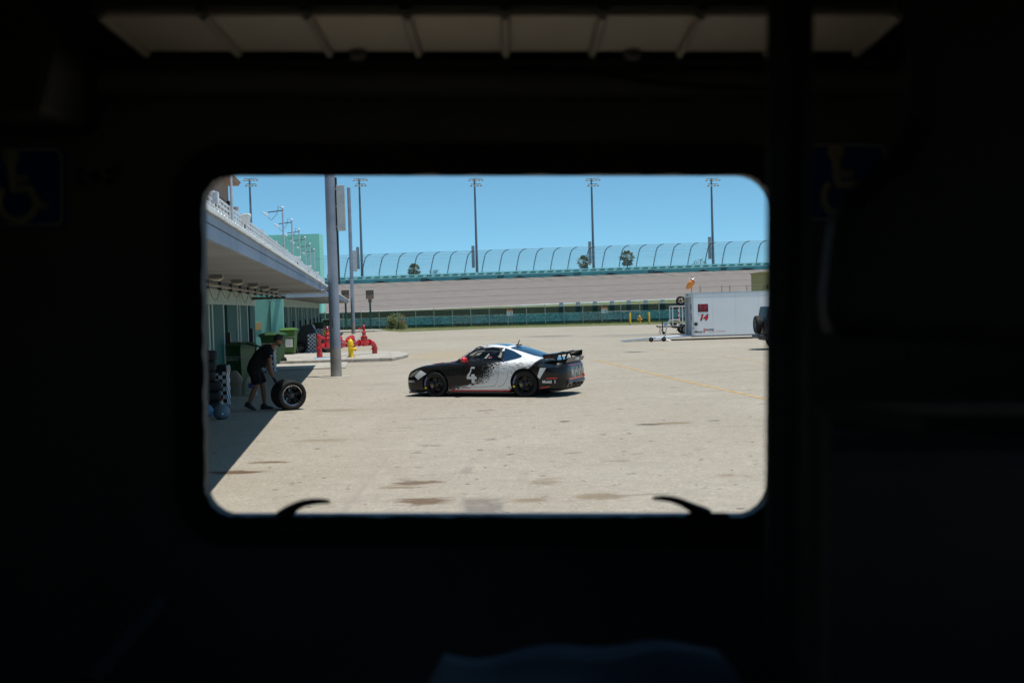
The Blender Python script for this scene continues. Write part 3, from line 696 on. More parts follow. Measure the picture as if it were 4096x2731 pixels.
# grass strip at the foot of the fence
rnd = random.Random(5); b = MB(); b2 = MB()
for i in range(9000):
    f = rnd.random(); base = fa+fd*(-6+f*FL); wd = .4+3.2*min(1, max(0, (f-.20)*1.7)); q = base-Vector((-fd.y, fd.x, 0))*(rnd.random()**.7)*wd
    if f < .2 and rnd.random() < .5: continue
    h_ = rnd.uniform(.05, .17)*(1.3 if rnd.random() < .1 else 1); a = rnd.uniform(0, 3.14); dx, dy = math.cos(a)*.05, math.sin(a)*.05; ln_ = rnd.uniform(-.05, .05)
    (b if rnd.random() < .6 else b2).add([(q.x-dx, q.y-dy, -.01), (q.x+dx, q.y+dy, -.01), (q.x+ln_, q.y, h_)], [(0, 1, 2)])
m_blade = mat('green_blade', (.09, .16, .03), .7, var=.4, scale=1); m_blade2 = mat('straw_blade', (.20, .20, .07), .8, var=.3, scale=1)
o = stuff(b.build('grass', m_blade)); o['label'] = 'green grass blades along the foot of the screened fence'; o['category'] = 'grass'
o = stuff(b2.build('grass', m_blade2)); o['label'] = 'straw-coloured grass blades mixed along the foot of the screened fence'; o['category'] = 'grass'

# ================================================================== YARD FURNITURE
def bollard(u, v, lab):
    p = G(u, v); l = thing('bollard', lab, 'bollard', p, 0, 'yellow bollards by the fence hydrant')
    MB().lathe([(.10, 0), (.10, 1.14), (.085, 1.19), (.0, 1.215)], n=16).build('post', m_yellow, l, True); MB().lathe([(.104, 0), (.104, .10)], n=16).build('footing', m_kerb, l)
bollard(2521, 1299, 'yellow bollard left of the fence hydrant'); bollard(2597, 1296, 'yellow bollard right of the fence hydrant')
def hydrant(name, lab, loc, rz, sc, m, side=True, both=True):
    l = thing(name, lab, 'hydrant', loc, rz); l.scale = (sc, sc, sc)
    MB().lathe([(.15, 0), (.15, .035), (.105, .04), (.1, .10), (.095, .46), (.10, .47), (.135, .475), (.135, .53), (.115, .535), (.115, .58), (.10, .66), (.06, .72), (.035, .735)], n=18).build('barrel', m, l, True)
    MB().cyl((0, 0, .733), (0, 0, .79), .03, .026, 5).build('operating_nut', m, l)
    MB().lathe([(.065, 0), (.07, .12), (.085, .125), (.085, .17), (.03, .175), (.028, .21), (.0, .21)], o=(.05, 0, .32), ax=(1, 0, 0), n=14).build('nozzle', m, l, True)
    if both: MB().lathe([(.065, 0), (.07, .12), (.085, .125), (.085, .17), (.03, .175), (.0, .2)], o=(-.05, 0, .32), ax=(-1, 0, 0), n=14).build('nozzle', m, l, True)
    MB().lathe([(.08, 0), (.085, .09), (.1, .095), (.1, .14), (.0, .15)], o=(0, -.04, .33), ax=(0, -1, 0), n=14).build('pumper_cap', m, l, True)
    for k in range(8): a = k*math.pi/4; MB().cyl((math.cos(a)*.125, math.sin(a)*.125, .46), (math.cos(a)*.125, math.sin(a)*.125, .545), .012, n=5).build('bolt', m, l)
    return l
p = G(1404, 1428, .15); hydrant('fire_hydrant', 'bright yellow hydrant on the kerb in front of the red pipes', (p.x, p.y, .145), 0, 1.12, mat('yellow_hydrant', (.85, .55, .01), .35, var=.08), both=False)
p = G(2559, 1291); hydrant('fire_hydrant', 'small orange-yellow hydrant on the grass between the two bollards', (p.x, p.y, 0), 0, 1.1, mat('orange_yellow_hydrant', (.80, .38, .01), .4))
# red backflow assembly
q0, q1 = G(1279, 1429, .15), G(1499, 1413, .15); dv = (q1-q0); LB = dv.length
bk = thing('backflow_assembly', 'glossy red fire-line backflow pipework with two valves on the kerb island', 'pipework', (q0.x, q0.y, .145), math.atan2(dv.y, dv.x))
zc = .56; rp = .10
def flange(x, r=.165, w_=.05): MB().lathe([(0, -w_/2), (r, -w_/2), (r, w_/2), (0, w_/2)], o=(x, 0, zc), ax=(1, 0, 0), n=18).build('flange', m_red, bk, True)
MB().lathe([(.14, 0), (.14, .18), (.118, .19), (.11, .22), (.108, .86), (.12, .88), (.12, .95), (.09, 1.03), (.03, 1.06), (.028, 1.11), (0, 1.11)], n=18).build('standpipe', m_red, bk, True)
for a, z in ((-1, .46), (1, .46)): MB().lathe([(.05, 0), (.05, .14), (.065, .145), (.065, .19), (0, .2)], o=(a*.06, -.03, z), ax=(a, -.3, 0), n=10).build('outlet', m_red, bk, True)
MB().lathe([(.075, 0), (.075, .16), (.09, .17), (.06, .2), (.06, .26), (.07, .27), (.0, .3)], o=(.06, 0, .93), ax=(1, -.15, -.3), n=12).build('hose_outlet', m_red, bk, True)
MB().tube([(.05, 0, zc-.05), (.25, 0, zc), (.45, 0, zc), (LB-.35, 0, zc)], rp, 14).build('main_pipe', m_red, bk, True)
pts = [(LB-.36+.36*math.sin(a), 0, zc-.30+.30*math.cos(a)) for a in [j*math.pi/2/8 for j in range(9)]]
MB().tube(pts+[(LB, 0, .2)], .125, 16).build('elbow', m_red, bk, True)
MB().lathe([(.13, 0), (.13, .2), (.165, .205), (.165, .275), (.13, .28)], o=(LB, 0, 0), n=18).build('riser', m_red, bk, True)
for fx in (.33, .72, 1.55, 1.75, LB-1.05, LB-.36): flange(fx) if 0 < fx < LB else None
for vx in (.53, LB-.70):                       # rising-stem gate valves
    v_ = MB().bb(vx-.15, vx+.15, -.12, .12, zc-.17, zc+.28).build('valve_body', m_red, bk, bevel=.05, seg=3)
    MB().lathe([(.16, zc+.27), (.17, zc+.30), (.12, zc+.32), (.085, zc+.36), (.10, zc+.48), (.11, zc+.52), (.06, zc+.56), (.06, zc+.80), (.03, zc+.84), (0, zc+.86)], o=(vx, 0, 0), n=16).build('bonnet', m_red, v_ and bk, True)
    MB().cyl((vx, 0, zc+.8), (vx, 0, zc+1.15), .014, n=6).build('stem', m_dark, bk)
    hw = MB(); hw.tube([(vx+.2*math.cos(j*.524), .2*math.sin(j*.524), zc+.88) for j in range(13)], .013, 5); hw.tube([(vx-.2, 0, zc+.88), (vx+.2, 0, zc+.88)], .01, 4); hw.build('handwheel', m_dark, bk)
for vx in (1.28, LB-1.55):                     # sloping check valves
    MB().lathe([(.10, -.36), (.17, -.2), (.21, 0), (.17, .2), (.10, .36)], o=(vx, 0, zc-.02), ax=(1, 0, 0), n=16).build('check_valve', m_red, bk, True)
    MB().lathe([(.20, 0), (.20, .22), (.235, .225), (.235, .30), (.20, .31), (.0, .33)], o=(vx+.05, 0, zc+.02), ax=(-.55, 0, .83), n=16).build('check_cover', m_red, bk, True)
MB().tube([(1.02, -.2, 0), (1.02, -.2, .62)], .025, 8).build('support_post', m_steel, bk); MB().tube([(1.12, -.05, 0), (1.12, -.05, .5)], .03, 8).build('pipe_stand', m_red, bk)
MB().bb(.93, 1.1, -.27, -.15, .62, .80).build('tamper_switch', m_red, bk, bevel=.015)
MB().tube([(1.1, -.2, .66), (1.6, -.22, .60), (2.1, -.2, .62), (LB-1.2, -.15, .75), (LB-1.0, -.1, 1.0), (LB-.95, 0, 1.2)], .014, 6).build('cable', m_steel, bk, True)
MB().bb(LB-1.1, LB-.95, -.05, .05, 1.2, 1.3).build('tamper_switch', m_red, bk)
# yellow parking barrier behind
p = G(1294, 1378, .15); l = thing('yellow_barrier', 'low yellow T-shaped barrier behind the red standpipe', 'barrier', (p.x, p.y, 0))
MB().bb(-.5, .75, -.04, .04, .85, .98).build('bar', m_yellow, l); MB().bb(.05, .17, -.05, .05, 0, 1.05).build('post', m_yellow, l)
# brown equipment boxes on posts beyond the yard
m_brown = mat('brown_box', (.25, .165, .125), .7, var=.2, scale=3)
for (u, v, lab) in ((1479, 1176, 'brown equipment box on a dark post, clear of the poles'), (1381, 1176, 'brown equipment box on a post between the two grey poles')):
    p = A(u, v, 128.0); l = thing('equipment_box', lab, 'sign', (p.x, 128.0, 0), R(14), 'brown boxes on posts'); z = p.z
    MB().bb(-.42, .42, -.28, .28, z-.55, z+.45).build('box', m_brown, l, bevel=.02); MB().bb(-.36, .36, -.30, -.282, z+.05, z+.38).build('face_plate', m_dark, l)
    for j in range(3): MB().bb(-.3+j*.2, -.17+j*.2, -.31, -.302, z+.12, z+.3).build('glyph', m_brown, l)
    MB().bb(-.18, .18, -.12, .12, z-.95, z-.56).build('mount', m_brown, l); MB().cyl((0, 0, 0), (0, 0, z-.94), .11, n=10).build('post', mat('teal_post', (.03, .10, .10), .6), l, True)
# ================================================================== WHEELS
m_rimb = mat('black_rim', (.016, .016, .018), .3, metal=.4, coat=.3)
m_ties = mat('sidewall_print', (.22, .23, .38), .7)
m_tiey = mat('sidewall_yellow', (.75, .5, .02), .7)
m_brake = mat('brake_disc', (.32, .27, .2), .4, metal=.7)
def make_wheel(name, parent, loc, rot, rad, wid, rimr, spokes=5, rim=None, pair=True, lip=None, disc=False, text=None, thing_=None, hub=None):
    """a wheel whose face points along local +Y; tyre, rim barrel, spokes, hub"""
    rim = rim or m_rimb
    root = thing_ if thing_ else None
    h = wid/2; t = MB()
    prof = [(rimr*.98, h*.62), (rimr+.012, h*.88), (rimr+.35*(rad-rimr), h), (rimr+.72*(rad-rimr), h*.96), (rad-.012, h*.82), (rad, h*.6), (rad+.001, 0), (rad, -h*.6), (rad-.012, -h*.82), (rimr+.5*(rad-rimr), -h), (rimr+.012, -h*.88), (rimr*.98, -h*.62)]
    t.lathe(prof, ax=(0, 1, 0), n=40)
    wl = t.build(name, m_rubber, parent, True, ang=50) if root is None else t.build('tyre', m_rubber, root, True, ang=50)
    if root is None: wl.location = loc; wl.rotation_euler = rot
    P = wl if root is None else root
    b = MB(); b.lathe([(rimr, h*.86), (rimr-.012, h*.84), (rimr-.022, h*.6), (rimr-.05, h*.1), (rimr-.055, -h*.8), (rimr-.03, -h*.86), (rimr+.004, -h*.8)], ax=(0, 1, 0), n=36); b.build('rim', rim, P, True)
    if lip: MB().lathe([(rimr+.004, h*.86), (rimr-.004, h*.90), (rimr-.016, h*.85)], ax=(0, 1, 0), n=36).build('rim_lip', lip, P, True)
    yf = h*.55
    for k in range(spokes):
        for dq in ((-.16, .16) if pair else (0,)):
            a = 2*math.pi*k/spokes+.3; a2 = a+dq
            c0 = Vector((math.cos(a+dq*.35)*.06, yf-.02, math.sin(a+dq*.35)*.06)); c1 = Vector((math.cos(a2)*(rimr-.03), yf+.015, math.sin(a2)*(rimr-.03)))
            MB().tube([c0, c0*.5+c1*.5+Vector((0, .012, 0)), c1], [.022, .018, .016], 6).build('spoke', rim, P, True)
    MB().lathe([(0, yf-.05), (.075, yf-.05), (.075, yf), (.045, yf+.02), (.03, yf+.035), (0, yf+.035)], ax=(0, 1, 0), n=16).build('hub', hub or rim, P, True)
    if disc:
        MB().lathe([(.08, -.01), (rimr-.07, -.01), (rimr-.07, .015), (.08, .015)], ax=(0, 1, 0), n=28).build('brake_disc', mat('dark_disc', (.06, .058, .055), .4, metal=.6), P, True)
        b = MB(); n = 8; ri, ro = rimr-.15, rimr-.06
        vs = [(math.cos(a)*r_, y, math.sin(a)*r_) for a in [R(-35+70*j/n) for j in range(n+1)] for r_, y in ((ri, -.01), (ro, -.01), (ro, .05), (ri, .05))]
        b.add(vs, [(4*j+i, 4*j+4+i, 4*j+4+(i+1) % 4, 4*j+(i+1) % 4) for j in range(n) for i in range(4)]+[(0, 1, 2, 3), (4*n, 4*n+3, 4*n+2, 4*n+1)])
        b.build('brake_caliper', m_brake, P)
    if text:
        rt = rimr+.5*(rad-rimr)
        for a0, body in text:
            def fn(u, v): 
                a = a0-u/rt; r_ = rt+v
                return (math.cos(a)*r_*-1, h*1.004, math.sin(a)*r_)
            lettering(body, .05, fn, m_ties, P, bold=.003)
        b = MB(); a = text[0][0]+.62; b.add([(-math.cos(a+d/rt)*(rt+e), h*1.006, math.sin(a+d/rt)*(rt+e)) for d, e in ((-.025, -.03), (.025, -.03), (.025, .03), (-.025, .03))], [(0, 1, 2, 3)]); b.build('sidewall_mark', m_tiey, P)
    return wl

# ================================================================== RACE CAR
K = np.array([
 # x     zb   wb   zl   wl   zm   wm   zsh  wsh  zbt  wbt  zr   wr   zt
 [-1.06, .34, .40, .36, .46, .55, .58, .70, .52, .74, .42, .745, .25, .75],
 [-1.02, .26, .58, .30, .64, .56, .72, .76, .64, .81, .50, .82, .32, .825],
 [ -.92, .20, .66, .26, .76, .58, .83, .80, .76, .865, .60, .885, .40, .89],
 [ -.70, .16, .72, .24, .83, .60, .895, .84, .84, .905, .68, .91, .45, .915],
 [ -.40, .14, .76, .24, .86, .62, .92, .86, .88, .935, .72, .955, .50, .975],
 [ -.10, .13, .76, .24, .86, .63, .925, .86, .89, .945, .74, 1.01, .52, 1.055],
 [  .20, .12, .76, .23, .85, .62, .91, .85, .875, .94, .755, 1.085, .525, 1.135],
 [  .60, .11, .76, .22, .84, .60, .88, .84, .845, .92, .765, 1.17, .545, 1.215],
 [ 1.00, .11, .76, .22, .835, .59, .87, .83, .835, .90, .765, 1.215, .56, 1.25],
 [ 1.30, .11, .76, .22, .835, .59, .87, .82, .835, .89, .76, 1.20, .565, 1.238],
 [ 1.60, .11, .76, .22, .835, .59, .872, .815, .835, .885, .755, 1.105, .60, 1.16],
 [ 1.88, .11, .76, .22, .84, .59, .875, .815, .835, .878, .745, .965, .64, 1.01],
 [ 2.08, .11, .77, .22, .845, .58, .88, .815, .835, .868, .72, .885, .56, .90],
 [ 2.484,.12, .80, .23, .865, .56, .895, .79, .845, .835, .70, .80, .44, .795],
 [ 2.80, .13, .80, .24, .86, .53, .885, .765, .835, .81, .69, .765, .40, .762],
 [ 3.10, .13, .77, .23, .84, .49, .86, .695, .80, .735, .65, .705, .37, .705],
 [ 3.28, .13, .70, .22, .78, .46, .795, .615, .73, .655, .58, .645, .34, .648],
 [ 3.38, .14, .56, .21, .64, .43, .66, .53, .59, .575, .47, .578, .28, .58],
 [ 3.42, .16, .44, .22, .50, .40, .52, .48, .45, .515, .35, .52, .2, .52]])
for _r_ in K:
    if .15 < _r_[0] < 2.0: _r_[9] -= .025
    for _c in (11, 13):
        if _r_[_c] > .95: _r_[_c] = .95+(_r_[_c]-.95)*1.20
def pchip(x, xk, yk):
    h = np.diff(xk); d = np.diff(yk)/h; m = np.zeros(len(xk)); m[0] = d[0]; m[-1] = d[-1]
    for i in range(1, len(xk)-1):
        if d[i-1]*d[i] > 0:
            w1, w2 = 2*h[i]+h[i-1], h[i]+2*h[i-1]; m[i] = (w1+w2)/(w1/d[i-1]+w2/d[i])
    i = int(np.clip(np.searchsorted(xk, x)-1, 0, len(h)-1)); t = (x-xk[i])/h[i]
    return (2*t**3-3*t**2+1)*yk[i]+(t**3-2*t**2+t)*h[i]*m[i]+(-2*t**3+3*t**2)*yk[i+1]+(t**3-t**2)*h[i]*m[i+1]
def crv(pts, per):
    pts = [np.array(p, float) for p in pts]; out = []
    for i in range(len(pts)-1):
        p0 = pts[max(i-1, 0)]; p1 = pts[i]; p2 = pts[i+1]; p3 = pts[min(i+2, len(pts)-1)]
        for j in range(per):
            t = j/per; out.append(.5*(2*p1+(p2-p0)*t+(2*p0-5*p1+4*p2-p3)*t*t+(-p0+3*p1-3*p2+p3)*t**3))
    out.append(pts[-1]); return out
_sec = {}
def section(x):                            # half section, (y,z) from bottom centre to top centre
    key = round(float(x), 4)
    if key in _sec: return _sec[key]
    q = [pchip(x, K[:, 0], K[:, c]) for c in range(1, 14)]
    zb, wb, zl, wl, zm, wm, zsh, wsh, zbt, wbt, zr, wr, zt = q
    side = crv([(wb, zb), (wl, zl), (wm, zm), (wsh, zsh), (wbt, zbt)], 5)
    up = crv([(wsh, zsh), (wbt, zbt), (wr, zr), (wr*.55, zt-.22*(zt-zr)), (0, zt)], 5)[5:]
    pts = [np.array((0, zb)), np.array((wb*.5, zb))]+side[:-1]+up
    _sec[key] = pts; return pts
def side_y(x, z):
    P = section(x); best = 0.3
    for a, b_ in zip(P[2:-1], P[3:]):
        lo, hi = min(a[1], b_[1]), max(a[1], b_[1])
        if lo <= z <= hi and hi > lo: best = max(best, a[0]+(b_[0]-a[0])*(z-a[1])/(b_[1]-a[1]))
    return best
def rear_x(y, z):
    lo, hi = -1.06, -.2
    def inside(x):
        P = section(x); ok = P[0][1] <= z <= P[-1][1]
        return ok and side_y(x, z) >= abs(y)
    for _ in range(26):
        m_ = (lo+hi)/2
        if inside(m_): hi = m_
        else: lo = m_
    return hi
xs = list(np.linspace(-1.06, -.9, 7))+list(np.linspace(-.86, 3.1, 67))+list(np.linspace(3.14, 3.42, 11))
NSEC = len(section(0)); vs = []; ring = 2*NSEC-2
for x in xs:
    P = section(x); half = [(x, p[0], p[1]) for p in P]; vs += half+[(x, -p[0], p[1]) for p in reversed(P[1:-1])]
fs = [(i*ring+k, i*ring+(k+1) % ring, (i+1)*ring+(k+1) % ring, (i+1)*ring+k) for i in range(len(xs)-1) for k in range(ring)]
fs += [tuple(range(ring)), tuple(reversed(range((len(xs)-1)*ring, len(xs)*ring)))]
def livery():
    m = bpy.data.materials.new('race_livery'); m.use_nodes = True; nt = m.node_tree; b = nt.nodes['Principled BSDF']; L = nt.links.new
    b.inputs['Roughness'].default_value = .3; b.inputs['Specular IOR Level'].default_value = .22; b.inputs['Coat Weight'].default_value = .45; b.inputs['Coat Roughness'].default_value = .03; b.inputs['Coat IOR'].default_value = 1.4
    tc = nd(nt, 'ShaderNodeTexCoord'); sx = nd(nt, 'ShaderNodeSeparateXYZ'); L(tc.outputs['Object'], sx.inputs[0]); X, Y, Z = sx.outputs
    def mt(op, a, c_=None, d=None):
        n = nd(nt, 'ShaderNodeMath', operation=op)
        for i, q in enumerate((a, c_, d)):
            if q is None: continue
            if isinstance(q, (int, float)): n.inputs[i].default_value = q
            else: L(q, n.inputs[i])
        return n.outputs[0]
    def rng(v, a, c_, lo=0., hi=1.):
        r = nd(nt, 'ShaderNodeMapRange'); r.inputs[1].default_value = a; r.inputs[2].default_value = c_; r.inputs[3].default_value = lo; r.inputs[4].default_value = hi; L(v, r.inputs[0]); return r.outputs[0]
    def noise(scale, sc, det):
        mp = nd(nt, 'ShaderNodeMapping'); mp.inputs['Scale'].default_value = sc; L(tc.outputs['Object'], mp.inputs[0])
        n = nd(nt, 'ShaderNodeTexNoise'); n.inputs['Scale'].default_value = scale; n.inputs['Detail'].default_value = det; n.inputs['Roughness'].default_value = .6; L(mp.outputs[0], n.inputs['Vector']); return n.outputs[0]
    st = noise(13.0, (1.4, 1.4, 6.5), 8)          # streaky brush specks
    # front edge of the white field as a function of height: far forward at the sill, back at the belt
    edge = nd(nt, 'ShaderNodeFloatCurve'); L(rng(Z, .1, 1.3), edge.inputs['Value'])
    cv = edge.mapping.curves[0]
    pts = [(0, .80), (.05, .79), (.12, .70), (.21, .49), (.30, .41), (.39, .355), (.50, .33), (.60, .28), (.66, .27), (.76, .42), (.86, .43), (1, .47)]
    while len(cv.points) < len(pts): cv.points.new(.5, .5)
    for pnt, q in zip(cv.points, pts): pnt.location = q
    edge.mapping.update()
    ef = mt('MULTIPLY', edge.outputs[0], 2.5)
    d1 = rng(mt('SUBTRACT', ef, X), -.48, .42)                       # 0 black .. 1 white
    rearline = mt('ADD', mt('MULTIPLY', Z, -1.05), .62)               # diagonal rear limit
    d2 = rng(mt('SUBTRACT', X, rearline), -.02, .02)
    spl = rng(mt('ADD', d1, mt('MULTIPLY', mt('SUBTRACT', st, .5), 2.3)), .49, .52)
    # black specks over the rear quarter
    spk = noise(7.0, (1.2, 1.2, 10), 6); band = mt('MULTIPLY', rng(Z, .60, .70), rng(Z, .92, .84)); low = rng(Z, .34, .20)
    sp2 = rng(mt('ADD', spk, mt('MULTIPLY', mt('MAXIMUM', band, low), .10)), .645, .66)
    aft = rng(X, 1.0, .3)
    wht = mt('MULTIPLY', mt('MULTIPLY', spl, d2), mt('SUBTRACT', 1.0, mt('MULTIPLY', sp2, aft)))
    mx = nd(nt, 'ShaderNodeMix', data_type='RGBA'); L(wht, mx.inputs[0]); mx.inputs[6].default_value = (.006, .0055, .006, 1); mx.inputs[7].default_value = (.78, .79, .80, 1); L(mx.outputs[2], b.inputs['Base Color'])
    return m
m_liv = livery()
m_carb = mat('satin_black', (.012, .012, .013), .38, coat=.3); m_inner = mat('cabin_black', (.01, .01, .011), .8)
m_cglass = mat('sky_tinted_black_glass', (.008, .030, .075), .03, spec=.9, coat=1.0); m_carred = mat('signal_red', (.70, .012, .015), .25, coat=.8, var=.05)  # blue in the glass base colour stands in for reflected sky
m_cw = mat('decal_white', (.78, .79, .80), .35, var=.03)
wf, wr_ = G(1746, 1587), G(2101, 1588.5); hd = (wf-wr_); hd.z = 0; hd.normalize(); left = Vector((-hd.y, hd.x, 0))
car_o = wr_-left*.86
car = thing('race_car', 'black and white number 4 coupe race car with tall rear wing', 'race car', (car_o.x, car_o.y, 0), math.atan2(hd.y, hd.x))
bb_ = MB(); bb_.add(vs, fs); tmp = bb_.build('body', [m_liv, m_inner], None, True, ang=40)
RF, RR = .325, .34; WX, TRK = 2.484, .80
DOOR = [(1.80, .90), (1.56, 1.09), (1.28, 1.20), (.95, 1.225), (.70, 1.20), (.66, .905)]
cut = MB(); cut.m = 0
for cx, rr, z in ((0, RR+.045, RR+.01), (WX, RF+.045, RF+.01)):
    for sgn in (-1, 1): cut.cyl((cx, sgn*.56, z), (cx, sgn*1.1, z), rr, n=40)
cut.prism(DOOR, -1.2, 1.2, 'xz')
cut2 = MB(); cut2.prism([(1.93, .86), (1.70, 1.02), (1.5, 1.14), (1.28, 1.215), (.95, 1.235), (.72, 1.21), (.69, .86)], -.60, .60, 'xz'); co2 = cut2.build('cut2', m_inner)
cut3 = MB(); cut3.prism([(1.46, -.50), (1.90, -.57), (1.90, .57), (1.46, .50)], .90, 1.5, 'xy'); co3 = cut3.build('cut3', m_inner)
co_ = cut.build('cut', m_inner)
md = tmp.modifiers.new('b', 'BOOLEAN'); md.operation = 'DIFFERENCE'; md.object = co_; md.solver = 'EXACT'
try: md.material_mode = 'TRANSFER'
except Exception: pass
for oo in (co2, co3):
    m2 = tmp.modifiers.new('b', 'BOOLEAN'); m2.operation = 'DIFFERENCE'; m2.object = oo; m2.solver = 'EXACT'
    try: m2.material_mode = 'TRANSFER'
    except Exception: pass
dg = bpy.context.evaluated_depsgraph_get(); nm = bpy.data.meshes.new_from_object(tmp.evaluated_get(dg)); nm.name = 'body'
[bpy.data.objects.remove(q) for q in (tmp, co_, co2, co3)]
body = bpy.data.objects.new('body', nm); COL.objects.link(body); body.parent = car
def side_patch(name, poly, m, off=.004, sgn=1, parent=body, step=.05):
    bm = bmesh.new(); f = bm.faces.new([bm.verts.new((x, 0, z)) for x, z in poly])
    xs_ = [p[0] for p in poly]; zs_ = [p[1] for p in poly]
    for a in np.arange(min(xs_)+step, max(xs_), step): bmesh.ops.bisect_plane(bm, geom=bm.verts[:]+bm.edges[:]+bm.faces[:], plane_co=(a, 0, 0), plane_no=(1, 0, 0))
    for a in np.arange(min(zs_)+step, max(zs_), step): bmesh.ops.bisect_plane(bm, geom=bm.verts[:]+bm.edges[:]+bm.faces[:], plane_co=(0, 0, a), plane_no=(0, 0, 1))
    for v in bm.verts: v.co.y = sgn*(side_y(v.co.x, v.co.z)+off)
    me = bpy.data.meshes.new(name); bm.to_mesh(me); bm.free(); me.materials.append(m)
    me.polygons.foreach_set('use_smooth', [True]*len(me.polygons))
    o = bpy.data.objects.new(name, me); COL.objects.link(o); o.parent = parent; return o
def ring_patch(name, outer, inner, m, off, sgn, parent=body):
    b = MB(); n = len(outer); vv = []; 
    for i in range(n):
        for j in range(4):
            t = j/4; i2 = (i+1) % n
            for pl in (outer, inner):
                x = pl[i][0]*(1-t)+pl[i2][0]*t; z = pl[i][1]*(1-t)+pl[i2][1]*t; vv.append((x, sgn*(side_y(x, z)+off), z))
    N = len(vv)//2; b.add(vv, [(2*i, 2*((i+1) % N), 2*((i+1) % N)+1, 2*i+1) for i in range(N)]); return b.build(name, m, parent)
OUT = [(1.90, .88), (1.60, 1.12), (1.28, 1.235), (.95, 1.258), (.64, 1.23), (.60, .885)]
QTR = [(.64, 1.23), (.40, 1.15), (.15, 1.03), (.16, .985), (.34, .94), (.60, .885)]
for sgn in (1, -1):
    ring_patch('window_frame', OUT, DOOR, m_carb, .004, sgn)
    side_patch('door_window', DOOR, glassmat('clear_polycarbonate', (.78, .80, .82)), .001, sgn)
    side_patch('quarter_window', QTR, m_cglass, .004, sgn)
    side_patch('head_lamp', [(3.30, .52), (3.19, .60), (3.00, .685), (2.93, .69), (3.02, .60), (3.20, .50)], mat('headlamp_lens', (.20, .19, .16), .12, coat=1), .005, sgn)
    side_patch('tail_lamp', [(-.36, .80), (-.52, .845), (-.80, .82), (-.90, .79), (-.90, .745), (-.62, .735), (-.45, .75)], mat('smoked_lens', (.03, .035, .045), .1, coat=1), .006, sgn)
    side_patch('stripe', [(2.98, .44), (3.08, .54), (2.90, .69), (2.72, .60)], m_cw, .004, sgn)
    side_patch('stripe', [(-.44, .735), (-.60, .735), (-.42, .46), (-.36, .52)], m_cw, .004, sgn)
    side_patch('skirt_line', [(2.06, .145), (2.06, .175), (.42, .175), (.42, .145)], m_carred, .012, sgn)
    side_patch('bumper_line', [(-.56, .46), (-.62, .485), (-.86, .49), (-.86, .465)], m_carred, .005, sgn)
    side_patch('bumper_line', [(-.42, .245), (-.66, .275), (-.66, .255), (-.42, .22)], m_carred, .006, sgn)
    side_patch('side_intake', [(.42, .60), (.42, .70), (.62, .71), (.66, .69), (.66, .655), (.50, .65)], m_cw, .010, sgn)
    # shut lines of door and intake panel
    for pts in ([(.68, .90), (.70, .60), (.78, .36), (.95, .27), (1.9, .255), (1.93, .45), (1.9, .80)], [(.44, .66), (.46, .50), (.58, .32), (.72, .27)], [(2.02, .26), (2.03, .50), (2.0, .72)]):
        pp = [np.array(p) for p in pts]; pp = crv(pp, 6); MB().tube([(p[0], sgn*(side_y(p[0], p[1])+.0015), p[1]) for p in pp], .0035, 4).build('shut_line', m_inner, body)
    # mirror
    mr = MB().sph((0, 0, 0), (.08, .105, .075), 14, 10).build('mirror', m_carred, car, True); mr.location = (1.62, sgn*.93, .955)
    MB().tube([(1.62, sgn*.76, .89), (1.63, sgn*.88, .935)], [.03, .022], 6).build('mirror_stalk', m_carred, car, True)
    # hood vents
    b = MB(); b.add([(x, sgn*y, z) for x, y, z in ((2.72, .50, .786), (2.50, .38, .825), (2.22, .36, .87), (2.22, .52, .875), (2.5, .60, .85))], [(0, 1, 2, 3, 4)]); b.build('hood_vent', m_black, body)
    MB().tube([(2.35, sgn*.605, .866), (2.62, sgn*.60, .832), (2.76, sgn*.54, .80), (2.76, sgn*.46, .79)], .014, 5).build('vent_trim', m_carred, body)
    # splitter fences and canards
    side_patch('dive_plane', [(3.32, .30), (3.33, .315), (3.05, .36), (3.05, .345)], m_carb, .03, sgn)
# top glass panels
def top_patch(name, x0, x1, inset, m, off=.005, frac=1.0, n=14):
    b = MB(); vv = []
    for i in range(n+1):
        x = x0+(x1-x0)*i/n; P = section(x); top = [p for p in P[-11:]]
        wmax = max(top[0][0]-inset, .1)*frac
        for j in range(13):
            y = wmax*(1-j/6); a = abs(y); z = None
            for p, q in zip(top[:-1], top[1:]):
                if q[0] <= a <= p[0]: z = p[1]+(q[1]-p[1])*((p[0]-a)/max(1e-6, p[0]-q[0])); break
            vv.append((x, y, (z if z is not None else top[0][1])+off))
    b.add(vv, [(13*i+j, 13*i+13+j, 13*i+14+j, 13*i+1+j) for i in range(n) for j in range(12)]); return b.build(name, m, body, True)
top_patch('windscreen', 1.42, 1.98, .05, glassmat('clear_polycarbonate', (.78, .80, .82))); top_patch('rear_window', -.44, .50, .03, m_cglass); top_patch('roof_panel', .66, 1.22, .20, m_cglass)
top_patch('engine_lid', -.82, -.47, .06, m_cglass)
